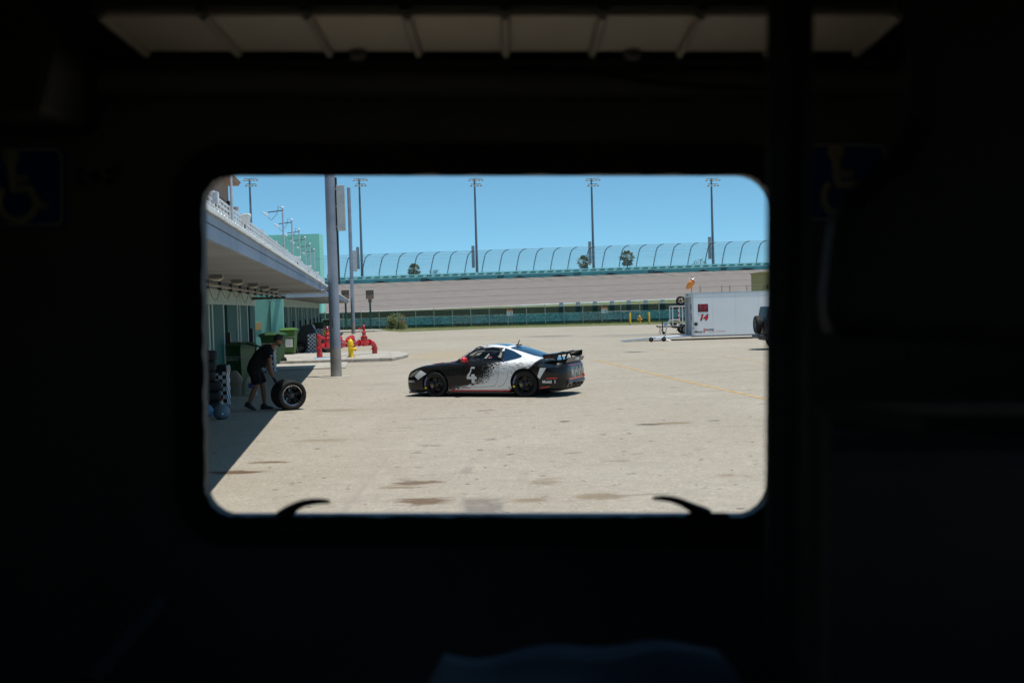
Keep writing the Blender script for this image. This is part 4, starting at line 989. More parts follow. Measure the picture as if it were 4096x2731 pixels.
# rear panel, lip, diffuser
lip = MB(); n = 16; vv = []
for i in range(n+1):
    y = -.64+1.28*i/n; c_ = 1-(abs(y)/.66)**4; vv += [(-.80, y, .895), (-1.06-.02*c_, y, .94+.03*c_), (-1.075-.02*c_, y, .935+.025*c_), (-1.02, y, .84)]
lip.add(vv, [(4*i+j, 4*i+4+j, 4*i+4+(j+1) % 4, 4*i+(j+1) % 4) for i in range(n) for j in range(4)]+[(0, 1, 2, 3), (4*n+3, 4*n+2, 4*n+1, 4*n)]); lip.build('duck_tail', m_liv, car)
def rear_strip(name, pts, w_, m, off=.006, parent=body):
    b = MB(); vv = []
    for y, z in pts: vv += [(rear_x(y, z-w_/2)-off, y, z-w_/2), (rear_x(y, z+w_/2)-off, y, z+w_/2)]
    b.add(vv, [(2*i, 2*i+2, 2*i+3, 2*i+1) for i in range(len(pts)-1)]); return b.build(name, m, parent)
rear_strip('light_bar', [(y, .775) for y in np.linspace(-.52, .52, 14)], .022, m_carred)
rear_strip('bumper_line', [(y, .43) for y in np.linspace(-.54, .54, 14)], .03, m_carred)
rnd = random.Random(3)
for i in range(34):
    y = rnd.uniform(-.52, .36); z1 = rnd.uniform(.60, .74); z0 = z1-rnd.uniform(.04, .22); zz = np.linspace(z0, z1, 5)
    b = MB(); vv = []
    for z in zz: vv += [(rear_x(y, z)-.006, y-.005, z), (rear_x(y, z)-.006, y+.005, z)]
    b.add(vv, [(2*j, 2*j+2, 2*j+3, 2*j+1) for j in range(4)]); b.build('paint_drip', m_cw, body)
for y in (-.12, -.05, .06): MB().bb(-1.098, -1.09, y, y+.035, .885, .94).build('lip_mark', m_cw, car)
MB().prism([(-1.09, .36), (-1.07, .41), (-.62, .34), (-.55, .12), (-.8, .13), (-1.02, .22)], -.62, .62, 'xz').build('diffuser', m_carb, car, bevel=.01)
for y in (-.45, -.2, 0, .2, .45): MB().prism([(-1.1, .30), (-.7, .28), (-.7, .13), (-1.0, .17)], y-.008, y+.008, 'xz').build('diffuser_fin', m_carb, car)
for y in (-.10, .10): MB().lathe([(.05, 0), (.05, .14), (.042, .14), (.04, 0)], o=(-.98, y, .30), ax=(-1, 0, 0), n=14).build('exhaust_pipe', m_dark, car, True)
MB().tube([(-.98, -.62, .52), (-1.05, -.62, .50), (-1.07, -.61, .45), (-1.03, -.60, .42)], .022, 8).build('tow_strap', m_carred, car, True)
# splitter, flat floor
MB().prism([(3.0, -.80), (3.34, -.70), (3.48, -.42), (3.52, 0), (3.48, .42), (3.34, .70), (3.0, .80)], .085, .11, 'xy').build('front_splitter', m_carb, car)
MB().prism([(3.28, .715), (3.345, .695), (3.47, .46), (3.44, .45)], .112, .128, 'xy').build('splitter_stripe', m_carred, car)
MB().bb(.3, 2.2, -.84, .84, .10, .125).build('side_skirt', m_carb, car)
for s_ in (-1, 1): MB().bb(3.06, 3.2, s_*.80-.02, s_*.80+.02, .12, .38).build('bumper_slot', m_black, car)
# wing
wg = MB(); prof = [(.17, -.004), (.10, -.03), (0, -.04), (-.10, -.02), (-.16, .03), (-.15, .04), (-.08, .008), (.05, .014), (.15, .018)]
wg.prism([(x-.74, z+1.055) for x, z in prof], -.97, .97, 'xz'); wing = wg.build('rear_wing', m_carb, car, True, ang=50)
for s_ in (-1, 1): MB().prism([(-.53, 1.065), (-.57, .95), (-.78, .915), (-.90, .96), (-.915, 1.09), (-.75, 1.08)], s_*.975-.007, s_*.975+.007, 'xz').build('end_plate', m_carb, wing)
for s_ in (-1, 1):
    MB().prism([(-.62, .89), (-.70, 1.03), (-.74, 1.035), (-.67, .88)], s_*.36-.012, s_*.36+.012, 'xz').build('wing_post', m_carb, wing)
    MB().prism([(-.82, .90), (-.79, 1.03), (-.815, 1.035), (-.86, .90)], s_*.36-.010, s_*.36+.010, 'xz').build('wing_post', m_carb, wing)
    MB().prism([(-.86, 1.085), (-.91, 1.10), (-.87, 1.115), (-.80, 1.10), (-.72, 1.075)], s_*.36-.03, s_*.36+.03, 'xz').build('wing_mount', m_carb, wing)
lettering('MANTHEY', .05, lambda u, v: (-.72-u, .9835, .95+v), m_cw, wing)
lettering('H', .08, lambda u, v: (-.70-u, .9835, 1.02+v), m_carred, wing)
# antenna, wiper
MB().tube([(.52, .0, 1.28), (.50, .0, 1.31), (.45, 0, 1.41)], [.02, .013, .009], 6).build('antenna', m_black, car); MB().bb(.40, .56, -.03, .03, 1.26, 1.29).build('antenna_base', m_black, car)
# wheels
for cx, rr, w_, nm_ in ((0, RR, .30, 'rear'), (WX, RF, .27, 'front')):
    for s_ in (1, -1):
        make_wheel('wheel', car, (cx, s_*(.90-w_/2), rr), (0, 0 if cx == 0 else .1, 0 if s_ > 0 else math.pi), rr, w_, .232, 5, disc=True, text=((2.75, 'MICHELIN'),))
        b = MB(); b.cyl((cx, s_*.57, rr+.01), (cx, s_*.585, rr+.01), rr+.03, n=32); b.build('wheel_well', m_inner, car)
# race number, sponsor lettering
def onside(x0, z0): return lambda u, v: (x0-u, side_y(x0-u, z0+v)+.006, z0+v)
def onside2(x0, z0): return lambda u, v: (x0+u, -side_y(x0+u, z0+v)-.006, z0+v)
F4 = [(0, .12), (0, .20), (.16, .50), (.27, .50), (.27, .20), (.335, .20), (.335, .12), (.27, .12), (.27, 0), (.16, 0), (.16, .12)]
for sgn in (1, -1):
    b = MB(); f_ = onside(1.585, .36) if sgn > 0 else onside2(1.36, .36); hol = [(.09, .20), (.16, .20), (.16, .345)]
    sc4 = .82
    q = [(0, .12), (.16, .50), (.27, .50), (.27, .20), (.335, .20), (.335, .12), (.27, .12), (.27, 0), (.16, 0), (.16, .12), (.16, .20), (.085, .20), (.16, .37), (0, .20)]
    pieces = [[(0, .12), (.335, .12), (.335, .20), (0, .20)], [(.16, 0), (.27, 0), (.27, .12), (.16, .12)], [(.16, .20), (.27, .20), (.27, .50), (.16, .50)], [(0, .20), (.085, .20), (.16, .36), (.16, .50)]]
    for pc in pieces: b.add([f_(u*sc4, v*sc4) for u, v in pc], [tuple(range(len(pc)))])
    b.build('race_number', mat('number_grey', (.68, .69, .70), .4, var=.12, scale=14), body)
lettering('Mobil', .105, onside(-.60, .385), m_cw, body, bold=.003); lettering('1', .105, onside(-.80, .385), m_cw, body, bold=.004)
lettering('Mobil 1', .075, onside(3.20, .40), m_cw, body, bold=.003)
lettering('M. COICAUD', .075, lambda u, v: (1.66-u*.80, side_y(1.66-u*.80, 1.09+u*.56+v*.3)+.012, 1.09+u*.56+v*.72), m_cw, body, bold=.003)
lettering('Ohlhau', .07, onside(1.62, .235), mat('script_red', (.4, .05, .06), .5), body, shear=.3)
# driver
drv = thing('person', 'driver in dark blue helmet seated behind the wheel of the race car', 'person', (0, 0, 0))
drv.location = car.matrix_basis @ Vector((.98, .34, .53)); drv.rotation_euler = car.rotation_euler
m_suit = mat('race_suit', (.015, .018, .035), .7); m_helm = mat('blue_helmet', (.012, .022, .085), .2, coat=.8)
skin('body', [(0, 0, .0), (0, 0, .22), (.02, 0, .40), (.03, 0, .47), (.02, .17, .38), (.20, .22, .25), (.42, .12, .38), (.02, -.17, .38), (.20, -.22, .25), (.42, -.12, .38)], [(0, 1), (1, 2), (2, 3), (2, 4), (4, 5), (5, 6), (2, 7), (7, 8), (8, 9)], [(.16, .12), (.17, .12), (.12, .09), .055, .065, .05, .04, .065, .05, .04], m_suit, drv)
MB().sph((.04, 0, .59), (.15, .125, .14), 18, 14).build('helmet', m_helm, drv, True)
MB().box((.165, 0, .59), (.06, .17, .07)).build('visor', m_cglass, drv, bevel=.02)
MB().tube([(.46+.03*math.sin(a), .16*math.cos(a), .40+.13*math.sin(a)) for a in [j*math.pi/10 for j in range(21)]], .014, 6).build('steering_wheel', m_black, drv).parent = car
sw = [o for o in bpy.data.objects if o.name.startswith('steering_wheel')][0]; sw.location = (1.02, .34, .50)
MB().prism([(.66, .50), (.60, 1.10), (.70, 1.14), (.78, .95), (.84, .50)], .12, .56, 'xz').build('race_seat', m_carb, car, bevel=.03)
for y in (.62, -.62): MB().tube([(1.74, y*.98, .80), (1.42, y*.86, 1.12), (1.0, y*.82, 1.16), (.6, y*.8, 1.12)], .02, 6).build('roll_cage', mat('cage_grey', (.35, .35, .36), .5), car, True)
MB().bb(1.70, 1.95, -.66, .66, .80, .905).build('dashboard', m_inner, car, bevel=.03)
# ================================================================== TRAILERS AND FAR RIGHT
TX, TY = 10.42, 65.6; TL, TWD, Z0, Z1 = 9.5, 2.5, .26, 2.72
m_trw = mat('trailer_white', (.86, .87, .88), .35, var=.02, scale=1); m_tin = mat('trailer_interior', (.30, .30, .32), .6, var=.1)
tr = thing('enclosed_trailer', 'long white enclosed car trailer with red 14 and open rear door', 'trailer', (TX, TY, 0))
xs_ = [0, 1.20, 2.52, 3.84, 5.16, 6.48, 7.8, TL]
for i in range(len(xs_)-1): MB().bb(xs_[i]+.10 if i == 0 else xs_[i]+.003, xs_[i+1]-.003, 0, .03, Z0, Z1-.08).build('side_panel', m_trw, tr)
for i in range(len(xs_)-1): MB().bb(xs_[i]+.10 if i == 0 else xs_[i]+.003, xs_[i+1]-.003, TWD-.03, TWD, Z0, Z1-.08).build('side_panel', m_trw, tr)
MB().bb(.04, TL, .0, TWD, Z1-.03, Z1).build('roof', m_alu, tr)
MB().bb(.02, TL, -.015, .035, Z1-.09, Z1-.033).build('roof_rail', m_alu, tr); MB().bb(.02, TL, TWD-.035, TWD+.015, Z1-.09, Z1-.033).build('roof_rail', m_alu, tr)
MB().bb(0, TL, -.01, TWD+.01, Z0-.09, Z0-.003).build('floor', m_tin, tr)
MB().bb(TL-.05, TL+.02, 0, TWD, Z0, Z1-.031).build('front_wall', m_trw, tr); MB().bb(3.2, 3.25, .04, TWD-.04, Z0, Z1-.1).build('bulkhead', m_tin, tr)
for y in (.0, TWD-.10): MB().bb(-.03, .098, y, y+.10, Z0-.05, Z1-.02).build('rear_post', m_alu, tr, bevel=.01)
MB().bb(-.03, .098, .103, TWD-.103, Z1-.26, Z1-.02).build('rear_header', m_alu, tr); MB().bb(-.035, -.031, 1.0, 1.5, Z1-.17, Z1-.08).build('header_lamp', m_black, tr)
MB().bb(-.045, -.031, .02, .08, .22, 1.45).build('marker_strip', m_red, tr)
for z in (1.9, 1.35): MB().bb(-.07, -.031, .0, .05, z-.18, z+.18).build('door_hinge', m_black, tr)
def on(x0, z0): return lambda u, v: (x0+u, -.004, z0+v)
def tx(u): return (u-2774)/69.4
def tzp(v): return Z0+(1342-v)/69.4
W_ = tr
wn = MB().bb(tx(2798), tx(2839), -.012, .0, tzp(1249), tzp(1216)).build('window', mat('dark_maroon_glass', (.05, .012, .018), .25), tr, bevel=.03, seg=3)
MB().prism([(tx(2801), tzp(1219)), (tx(2836), tzp(1219)), (tx(2831.5), tzp(1241)), (tx(2805.5), tzp(1241))], -.016, -.0125, 'xz').build('emblem', mat('dull_red_print', (.32, .02, .035), .4), wn)
for a, c_ in ((2813, 2817), (2822, 2819)): MB().tube([(tx(a), -.018, tzp(1220)), (tx(c_), -.018, tzp(1238))], .012, 4).build('emblem_line', m_black, wn)
MB().bb(tx(2803), tx(2834), -.016, -.0125, tzp(1246), tzp(1243.5)).build('emblem_print', mat('dull_red_print', (1, 0, 0)), wn)
m_n14 = mat('trailer_red', (.72, .012, .02), .4)
lettering('14', .46, lambda u, v: (tx(2818)+u*1.05, -.0035, tzp(1272)+v), m_black, tr, 'lettering', bold=.032, shear=.28); lettering('14', .46, lambda u, v: (tx(2818)+u*1.05, -.006, tzp(1272)+v), m_n14, tr, 'lettering', bold=.014, shear=.28)
lettering('Manny', .17, on(tx(2797), tzp(1327.5)), m_black, tr, bold=.006, shear=.2); lettering('anchez', .17, on(tx(2843), tzp(1319.5)), m_black, tr, bold=.006, shear=.2)
lettering('S', .30, on(tx(2820), tzp(1324)), mat('orange_red_print', (.65, .09, .03), .4), tr, bold=.012, shear=.2); lettering('Racing', .13, on(tx(2851), tzp(1328)), mat('pale_red_print', (.62, .25, .25), .5), tr, shear=.4); lettering('HONDA', .14, on(tx(2888), tzp(1328)), mat('pale_red_print', (0, 0, 0)), tr, shear=.2)
MB().lathe([(.0, -.10), (.06, -.09), (.10, -.04), (.11, 0)], o=(tx(2789), 0, tzp(1296)), ax=(0, 1, 0), n=14).build('vent', m_black, tr, True)
MB().bb(tx(2776), tx(2781), -.006, 0, tzp(1314), tzp(1311)).build('reflector', m_red, tr)
for ax_ in (4.7, 5.55):
    for y in (.28, TWD-.28): make_wheel('wheel', tr, (ax_, y, .33), (0, 0, math.pi if y < 1 else 0), .33, .2, .2, 6, rim=m_steel, pair=False)
MB().prism([(4.2, .5), (4.35, .74), (5.9, .74), (6.05, .5)], -.02, .0, 'xz').build('fender', m_alu, tr)
# ramp door lying out to the left
def ramp(name, x0, z0, x1, z1, y0, y1, th, m):
    b = MB(); b.prism([(x0, z0), (x1, z1), (x1, z1-th), (x0, z0-th)], y0, y1, 'xz'); return b.build(name, m, tr)
m_ramp = mat('ramp_aluminium', (.55, .58, .62), .45, metal=.3)
ramp('ramp_door', -.04, .27, -2.15, .17, .05, TWD-.05, .07, m_ramp); ramp('ramp_flap', -2.17, .155, -4.0, .03, .25, .85, .03, m_alu); ramp('ramp_flap', -2.17, .155, -4.0, .03, 1.6, 2.2, .03, m_alu)
ramp('ramp_edge', -2.1, .22, -4.05, .05, .12, .2, .04, m_alu)
# door-ramp dolly
dl = thing('ramp_dolly', 'silver tubular dolly with bent handle standing in front of the trailer ramp', 'dolly', tuple(G(2655, 1366)))
MB().tube([(.95, 0, 1.21), (.6, 0, 1.22), (.36, 0, 1.19), (.24, 0, 1.08), (.06, 0, .22)], .035, 8).build('handle', m_alu, dl, True)
MB().tube([(.0, 0, .3), (.12, 0, .12), (.42, -.05, .03)], .03, 6).build('foot', m_alu, dl); MB().tube([(-.75, 0, .12), (.05, 0, .12)], .03, 6).build('axle', m_alu, dl)
for x in (-.72, .0): MB().lathe([(.04, -.06), (.115, -.06), (.13, -.03), (.13, .03), (.115, .06), (.04, .06)], o=(x, -.06, .13), ax=(0, 1, 0), n=18).build('wheel', m_rubber, dl, True)
# utility trailer with tyre rack
p = G(2668, 1337); ut = thing('utility_trailer', 'small utility trailer with a white and red tyre rack behind the big trailer', 'trailer', (p.x, p.y, 0)); q = 57.8
def ux(u): return (u-2668)/q
def uz(v): return (1337-v)/q
m_rw = mat('rack_white', (.72, .74, .76), .45)
MB().tube([(ux(2630), 0, uz(1305)), (ux(2760), 0, uz(1308)), (3.6, 0, uz(1308))], .05, 6).build('tongue', m_dark, ut); MB().bb(ux(2695), 3.8, -.6, .9, uz(1313), uz(1306)).build('bed', m_dark, ut)
MB().sph((ux(2630), 0, uz(1304)), .07, 8, 6).build('coupler', m_dark, ut)
MB().cyl((ux(2651), 0, uz(1282)), (ux(2651), 0, .12), .045, n=8).build('jack', m_dark, ut); MB().lathe([(0, -.04), (.1, -.04), (.1, .04), (0, .04)], o=(ux(2655), 0, .1), ax=(0, 1, 0), n=12).build('jack_wheel', m_rubber, ut)
for u in (2688, 2711, 2727):
    for y in ((-.55, .85) if u != 2711 else (-.6,)):
        if u == 2711:
            z0_, z1_ = uz(1305), uz(1229); nS = 8
            for j in range(nS): MB().bb(ux(u)-.035, ux(u)+.035, y-.035, y+.035, z0_+(z1_-z0_)*j/nS, z0_+(z1_-z0_)*(j+1)/nS-.002).build('rack_post', m_red if j % 2 else m_rw, ut)
        else: MB().bb(ux(u)-.035, ux(u)+.035, y-.035, y+.035, uz(1300), uz(1229)).build('rack_post', m_rw, ut)
for y in (-.57, .85): MB().bb(ux(2686), 3.2, y-.035, y+.035, uz(1229), uz(1225)).build('rack_rail', m_rw, ut)
MB().bb(ux(2684), ux(2706), -.3, .3, uz(1302), uz(1291)).build('battery_box', m_black, ut, bevel=.02); MB().bb(ux(2658), ux(2671), -.1, .1, uz(1301), uz(1291)).build('document_box', m_blue, ut)
for u, v0, v1 in ((2637, 1306, 1332), (2642, 1306, 1336), (2707, 1306, 1325), (2718, 1306, 1328), (2733, 1306, 1334)): MB().tube([(ux(u), -.1, uz(v0)), (ux(u)+.05, -.1, (uz(v0)+uz(v1))/2), (ux(u)-.04, -.1, uz(v1))], .02, 5).build('strap', m_black, ut)
make_wheel('wheel', ut, (ux(2737), -.72, .34+.0), (0, 0, math.pi), .34, .22, .2, 8, rim=m_steel, pair=False); make_wheel('wheel', ut, (ux(2737), .95, .34), (0, 0, 0), .34, .22, .2, 8, rim=m_steel, pair=False)
m_maroon = mat('maroon_rim', (.12, .015, .03), .35, metal=.3)
for k, (dx, yy) in enumerate(((0, 0), (1.0, 0))):
    w_ = thing('spare_wheel', ['race tyre on dark red rim on the rack of the utility trailer', 'race tyre on dark red rim in the rack, mostly behind the white trailer'][k], 'wheel', (p.x+ux(2727)+dx, p.y+.1, uz(1225)+.33), R(160), 'race tyres on the rack')
    make_wheel('x', None, None, None, .33, .32, .235, 5, rim=m_maroon, thing_=w_)
# windsock
p = A(2766, 1137, 96.0); wsk = thing('windsock', 'orange windsock on a thin red pole rising behind the white trailer', 'windsock', (p.x, 96, 0)); z = p.z
MB().cyl((0, 0, 0), (0, 0, z+.65), .03, n=8).build('pole', mat('orange_red_pole', (.6, .1, .02), .6), wsk); m_sock = mat('orange_sock', (.80, .30, .07), .7, var=.1)
MB().lathe([(.20, .42), (.26, .30), (.28, .15), (.24, -.1), (.16, -.34), (.13, -.42)], o=(-.14, -.05, z-.05), ax=(.55, -.35, .75), n=16).build('sock', m_sock, wsk, True)
MB().lathe([(.0, 0), (.132, 0)], o=(-.37, .10, z-.365), ax=(.55, -.35, .75), n=14).build('sock_mouth', mat('sock_inside', (.65, .03, .01), .7), wsk)
for k in range(3): a = k*2.1+.3; MB().tube([(0, 0, z+.42), (.24*math.cos(a), .24*math.sin(a), z+.46)], .014, 4).build('vane_arm', m_alu, wsk); MB().sph((.26*math.cos(a), .26*math.sin(a), z+.45), .065, 8, 6).build('anemometer_cup', m_alu, wsk, True)
# beige block house and thin fence far right
p0, p1 = A(3055, 1092, 170), A(3075, 1160, 170); bh = thing('block_house', 'olive beige block house at the right edge behind the trailer', 'building', (p0.x, 170, 0))
MB().bb(0, 14, 0, 9, -.01, p0.z).build('wall', mat('olive_beige', (.62, .42, .18), .85, var=.05), bh); MB().bb(-.15, 14.15, -.15, 9.15, p0.z+.003, p0.z+.2).build('roof', mat('olive_beige', (0, 0, 0)), bh)
for x in (.35, .9, 2.0, 3.0): 
    w_ = MB().bb(x, x+.3, -.06, -.003, p0.z-2.4, p0.z-1.75).build('shutter', mat('teal_shutter', (.03, .15, .15), .6), bh)
    for j in range(5): MB().bb(x+.02, x+.28, -.075, -.063, p0.z-2.36+j*.125, p0.z-2.28+j*.125).build('slat', m_door2, w_)
tf = thing('thin_wire_fence', 'thin wire fence on dark posts seen just above the white trailer roof', 'fence', (0, 160, 0))
for u in (2800, 2887, 2919, 2987, 3054): q_ = A(u, 1141, 160); MB().cyl((q_.x, 0, 0), (q_.x, 0, q_.z), .035, n=6).build('post', m_dark, tf)
for dz in (0, -.4, -.8): a, c_ = A(2800, 1146, 160), A(3054, 1141, 160); MB().tube([(a.x, 0, a.z+dz), (c_.x, 0, c_.z+dz)], .012, 4).build('wire', m_dark, tf)

# ================================================================== OFF-ROAD VEHICLE AT THE RIGHT EDGE
m_suv = mat('navy_black_paint', (.008, .013, .02), .4, coat=.0)
sp = G(3078, 1400); sv = thing('off_road_vehicle', 'dark off-road vehicle with rear spare wheel at the right window edge', 'car', (sp.x-.13, sp.y, 0))
MB().prism([(0, .62), (-.02, 1.0), (.0, 1.22), (.12, 1.92), (2.6, 1.94), (3.1, 1.30), (4.25, 1.22), (4.3, .62)], 0, 1.75, 'xz').build('body', m_suv, sv, bevel=.06, seg=3)
MB().bb(.0, 4.2, .15, 1.6, .42, .625).build('chassis', m_black, sv)
MB().prism([(.2, 1.28), (.3, 1.8), (1.2, 1.8), (1.2, 1.28)], -.012, 0, 'xz').build('side_window', m_cglass, sv); MB().prism([(1.3, 1.28), (1.3, 1.8), (2.45, 1.8), (2.85, 1.28)], -.012, 0, 'xz').build('side_window', m_cglass, sv)
MB().bb(-.28, -.01, .05, 1.7, .50, .68).build('bumper', m_dark, sv, bevel=.04); 
for y in (.12, .4): MB().bb(-.30, -.281, y, y+.12, .53, .65).build('bumper_slot', m_black, sv)
MB().bb(-.06, .0, .08, .22, .95, 1.2).build('tail_lamp', mat('dark_lamp', (.06, .005, .006), .3), sv, bevel=.02)
make_wheel('spare_wheel', sv, (-.22, .72, 1.12), (0, 0, R(90)), .40, .27, .22, 5, rim=mat('grey_rim', (.12, .14, .15), .3, metal=.5), pair=False); MB().bb(-.1, 0, .6, .84, 1.0, 1.24).build('wheel_carrier', m_black, sv)
for x in (.75, 3.55):
    for y, rz in ((.12, math.pi), (1.63, 0)): make_wheel('wheel', sv, (x, y, .40), (0, 0, rz), .40, .27, .22, 5, rim=m_dark, pair=False)
    MB().prism([(x-.55, .62), (x-.4, .95), (x+.4, .95), (x+.55, .62)], -.1, .02, 'xz').build('fender_flare', m_black, sv, bevel=.03)
# ================================================================== UNDER THE CANOPY
m_cart = mat('green_cart', (.018, .065, .016), .5, var=.1, scale=2, bump=.05); m_cart_lit = mat('sunlit_green_cart', (.05, .14, .02), .5, var=.08); m_print = mat('stencil_white', (.5, .55, .52), .7)  # second green is a brighter copy, sunlight put into its colour
def cart(label, loc, rz, m, sc=1.0, wheels=True, text=None):
    l = thing('wheelie_bin', label, 'bin', loc, rz, 'green wheeled bins along the garages'); l.scale = (sc,)*3
    b = MB(); vs = []
    for z, w_, d0, d1 in ((.06, .25, -.26, .26), (.10, .27, -.29, .28), (.95, .33, -.40, .36), (1.12, .345, -.42, .38), (1.122, .375, -.45, .40), (1.17, .375, -.45, .40)):
        vs += [(-w_, d0, z), (w_, d0, z), (w_, d1, z), (-w_, d1, z)]
    fs = [(4*i+j, 4*i+(j+1) % 4, 4*i+4+(j+1) % 4, 4*i+4+j) for i in range(5) for j in range(4)]+[(3, 2, 1, 0), (20, 21, 22, 23)]
    b.add(vs, fs); b.build('tub', m, l, bevel=.015)
    b = MB(); vs = []
    for z, w_, d0, d1 in ((1.175, .40, -.49, .42), (1.215, .40, -.49, .42), (1.29, .30, -.34, .30), (1.305, .2, -.2, .2)): vs += [(-w_, d0, z), (w_, d0, z), (w_, d1, z), (-w_, d1, z)]
    b.add(vs, [(4*i+j, 4*i+(j+1) % 4, 4*i+4+(j+1) % 4, 4*i+4+j) for i in range(3) for j in range(4)]+[(3, 2, 1, 0), (12, 13, 14, 15)]); b.build('lid', m, l, bevel=.012)
    MB().tube([(-.3, .46, 1.12), (.3, .46, 1.12)], .02, 8).build('handle', m, l)
    for s_ in (-1, 1): MB().lathe([(.03, -.03), (.13, -.03), (.15, -.015), (.15, .015), (.13, .03), (.03, .03)], o=(s_*.30, .27, .15), ax=(1, 0, 0), n=20, cap=True).build('wheel', m_rubber, l, True)
    if text:
        for i, t_ in enumerate(text): lettering(t_, .068, lambda u, v, i=i: (u, -.418+.13*(1-(.86-i*.075+v)/.95)*.0-.004-.0*v+(.95-(.86-i*.075+v))*.129, .86-i*.075+v), m_print, l, bold=.002)
    return l
def Gp(u, v, z=0): p = G(u, v, z); return (p.x, p.y, z)
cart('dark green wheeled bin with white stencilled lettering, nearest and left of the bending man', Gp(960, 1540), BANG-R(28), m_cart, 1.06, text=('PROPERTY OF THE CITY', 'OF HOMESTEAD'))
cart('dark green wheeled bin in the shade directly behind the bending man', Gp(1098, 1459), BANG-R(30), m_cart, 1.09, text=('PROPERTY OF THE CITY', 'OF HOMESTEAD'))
lit = cart('sunlit bright green wheeled bin with a white paper sheet on its front', (lambda p: (p[0], p[1], .145))(Gp(1160, 1416, .15)), BANG-R(8), m_cart_lit, 1.03, text=('PROPERTY OF THE CITY',))
b = MB(); b.add([(-.13+dx*.36, -.412+.129*(.95-z)-.005, z) for dx, z in ((0, .36), (1, .36), (1, .76), (0, .76))], [(0, 1, 2, 3)]); o_ = b.build('paper_sheet', mat('paper', (.8, .8, .8), .8, var=.03), lit)
for j in range(5): b = MB(); z = .70-j*.065; b.add([(-.10+dx*(.28-.04*(j % 3)), -.412+.129*(.95-zz)-.007, zz) for dx, zz in ((0, z), (1, z), (1, z+.012), (0, z+.012))], [(0, 1, 2, 3)]); b.build('print_line', mat('grey_letter', (.25, .25, .27)), o_)
cart('dark green wheeled bin behind the black pit buggy', B(70, -3.3, 0), BANG, m_cart, 1.1); cart('dark green wheeled bin second from last along the far garages', B(82, -3.2, 0), BANG, m_cart, 1.15); cart('dark green wheeled bin farthest along the far garages, by the thick pole', B(96, -2.9, 0), BANG, m_cart, 1.2)
# chequered drums
def checker():
    m = bpy.data.materials.new('chequered_print'); m.use_nodes = True; nt = m.node_tree; b = nt.nodes['Principled BSDF']; b.inputs['Roughness'].default_value = .6
    tc = nd(nt, 'ShaderNodeTexCoord'); ch = nd(nt, 'ShaderNodeTexChecker'); ch.inputs['Scale'].default_value = 1/.098; ch.inputs[1].default_value = (.62, .66, .72, 1); ch.inputs[2].default_value = (.012, .012, .014, 1)
    mp = nd(nt, 'ShaderNodeMapping'); mp.inputs['Location'].default_value = (.0131, .0131, .0131); nt.links.new(tc.outputs['Object'], mp.inputs[0]); nt.links.new(mp.outputs[0], ch.inputs[0]); nt.links.new(ch.outputs[0], b.inputs[0]); return m
m_chk = checker(); m_bag = mat('black_bin_bag', (.012, .013, .016), .35, bump=.5, bscale=14)
def chk(label, loc, rz, w_=.38, h_=.94):
    l = thing('chequered_bin', label, 'bin', loc, rz, 'black and white chequered bins')
    MB().bb(-w_/2, w_/2, -w_/2, w_/2, .02, h_).build('bin', m_chk, l, bevel=.006); b = MB(); vs = []
    for z, s_ in ((h_-.10, 1.05), (h_+.02, 1.07), (h_+.08, .97), (h_+.07, .8)):
        for i in range(12): a = i*math.pi/6+math.pi/4; r_ = w_/2*s_/max(abs(math.cos(a)), abs(math.sin(a)))*(1+.03*math.sin(i*2.3+z*9)); vs.append((r_*math.cos(a), r_*math.sin(a), z+.03*math.sin(i*1.7)))
    b.add(vs, [(12*i+j, 12*i+(j+1) % 12, 12*i+12+(j+1) % 12, 12*i+12+j) for i in range(3) for j in range(12)]+[tuple(range(36, 48))]); b.build('bin_bag', m_bag, l, True)
chk('chequered bin with black bag beside the tyre stack, nearest the window edge', Gp(887, 1622), BANG-R(6)); chk('chequered bin seen behind the arms of the bending man', Gp(1083, 1490), BANG-R(10)); chk('chequered bin just right of the sunlit green bin', B(61.2, -2.75, 0), BANG, .42, 1.2)
chk('chequered bin behind the black pit buggy', B(67, -2.65, 0), BANG, .6, 1.35); chk('chequered bin beside the second far green bin', B(79, -2.7, 0), BANG, .55, 1.25); chk('chequered bin next to the red standpipe, farthest of them', B(84, -2.45, 0), BANG, .55, 1.3)
# tyre stack
p = Gp(806, 1648); ts_ = [None]*5
for k in range(6):
    t = thing('stacked_tyre', ['bottom tyre of the dark stack at the left window edge', 'second tyre up in the dark stack at the left window edge', 'third tyre up in the dark stack at the left window edge', 'fourth tyre up in the dark stack at the left window edge', 'fifth tyre up in the dark stack at the left window edge', 'topmost tyre of the dark stack at the left window edge'][k], 'tyre', (p[0]+(.10 if k < 3 else 0)+.02*((k*7) % 3), p[1]+.02*k, .12+k*.24), 0, 'tyres in the dark stack')
    MB().lathe([(.21, -.10), (.24, -.115), (.30, -.118), (.335, -.09), (.345, 0), (.335, .09), (.30, .118), (.24, .115), (.21, .10)], n=36).build('tread', m_rubber, t, True, ang=60); MB().lathe([(.215, -.11), (.19, -.08), (.19, .08), (.215, .11)], n=28).build('rim', m_rimb, t, True)
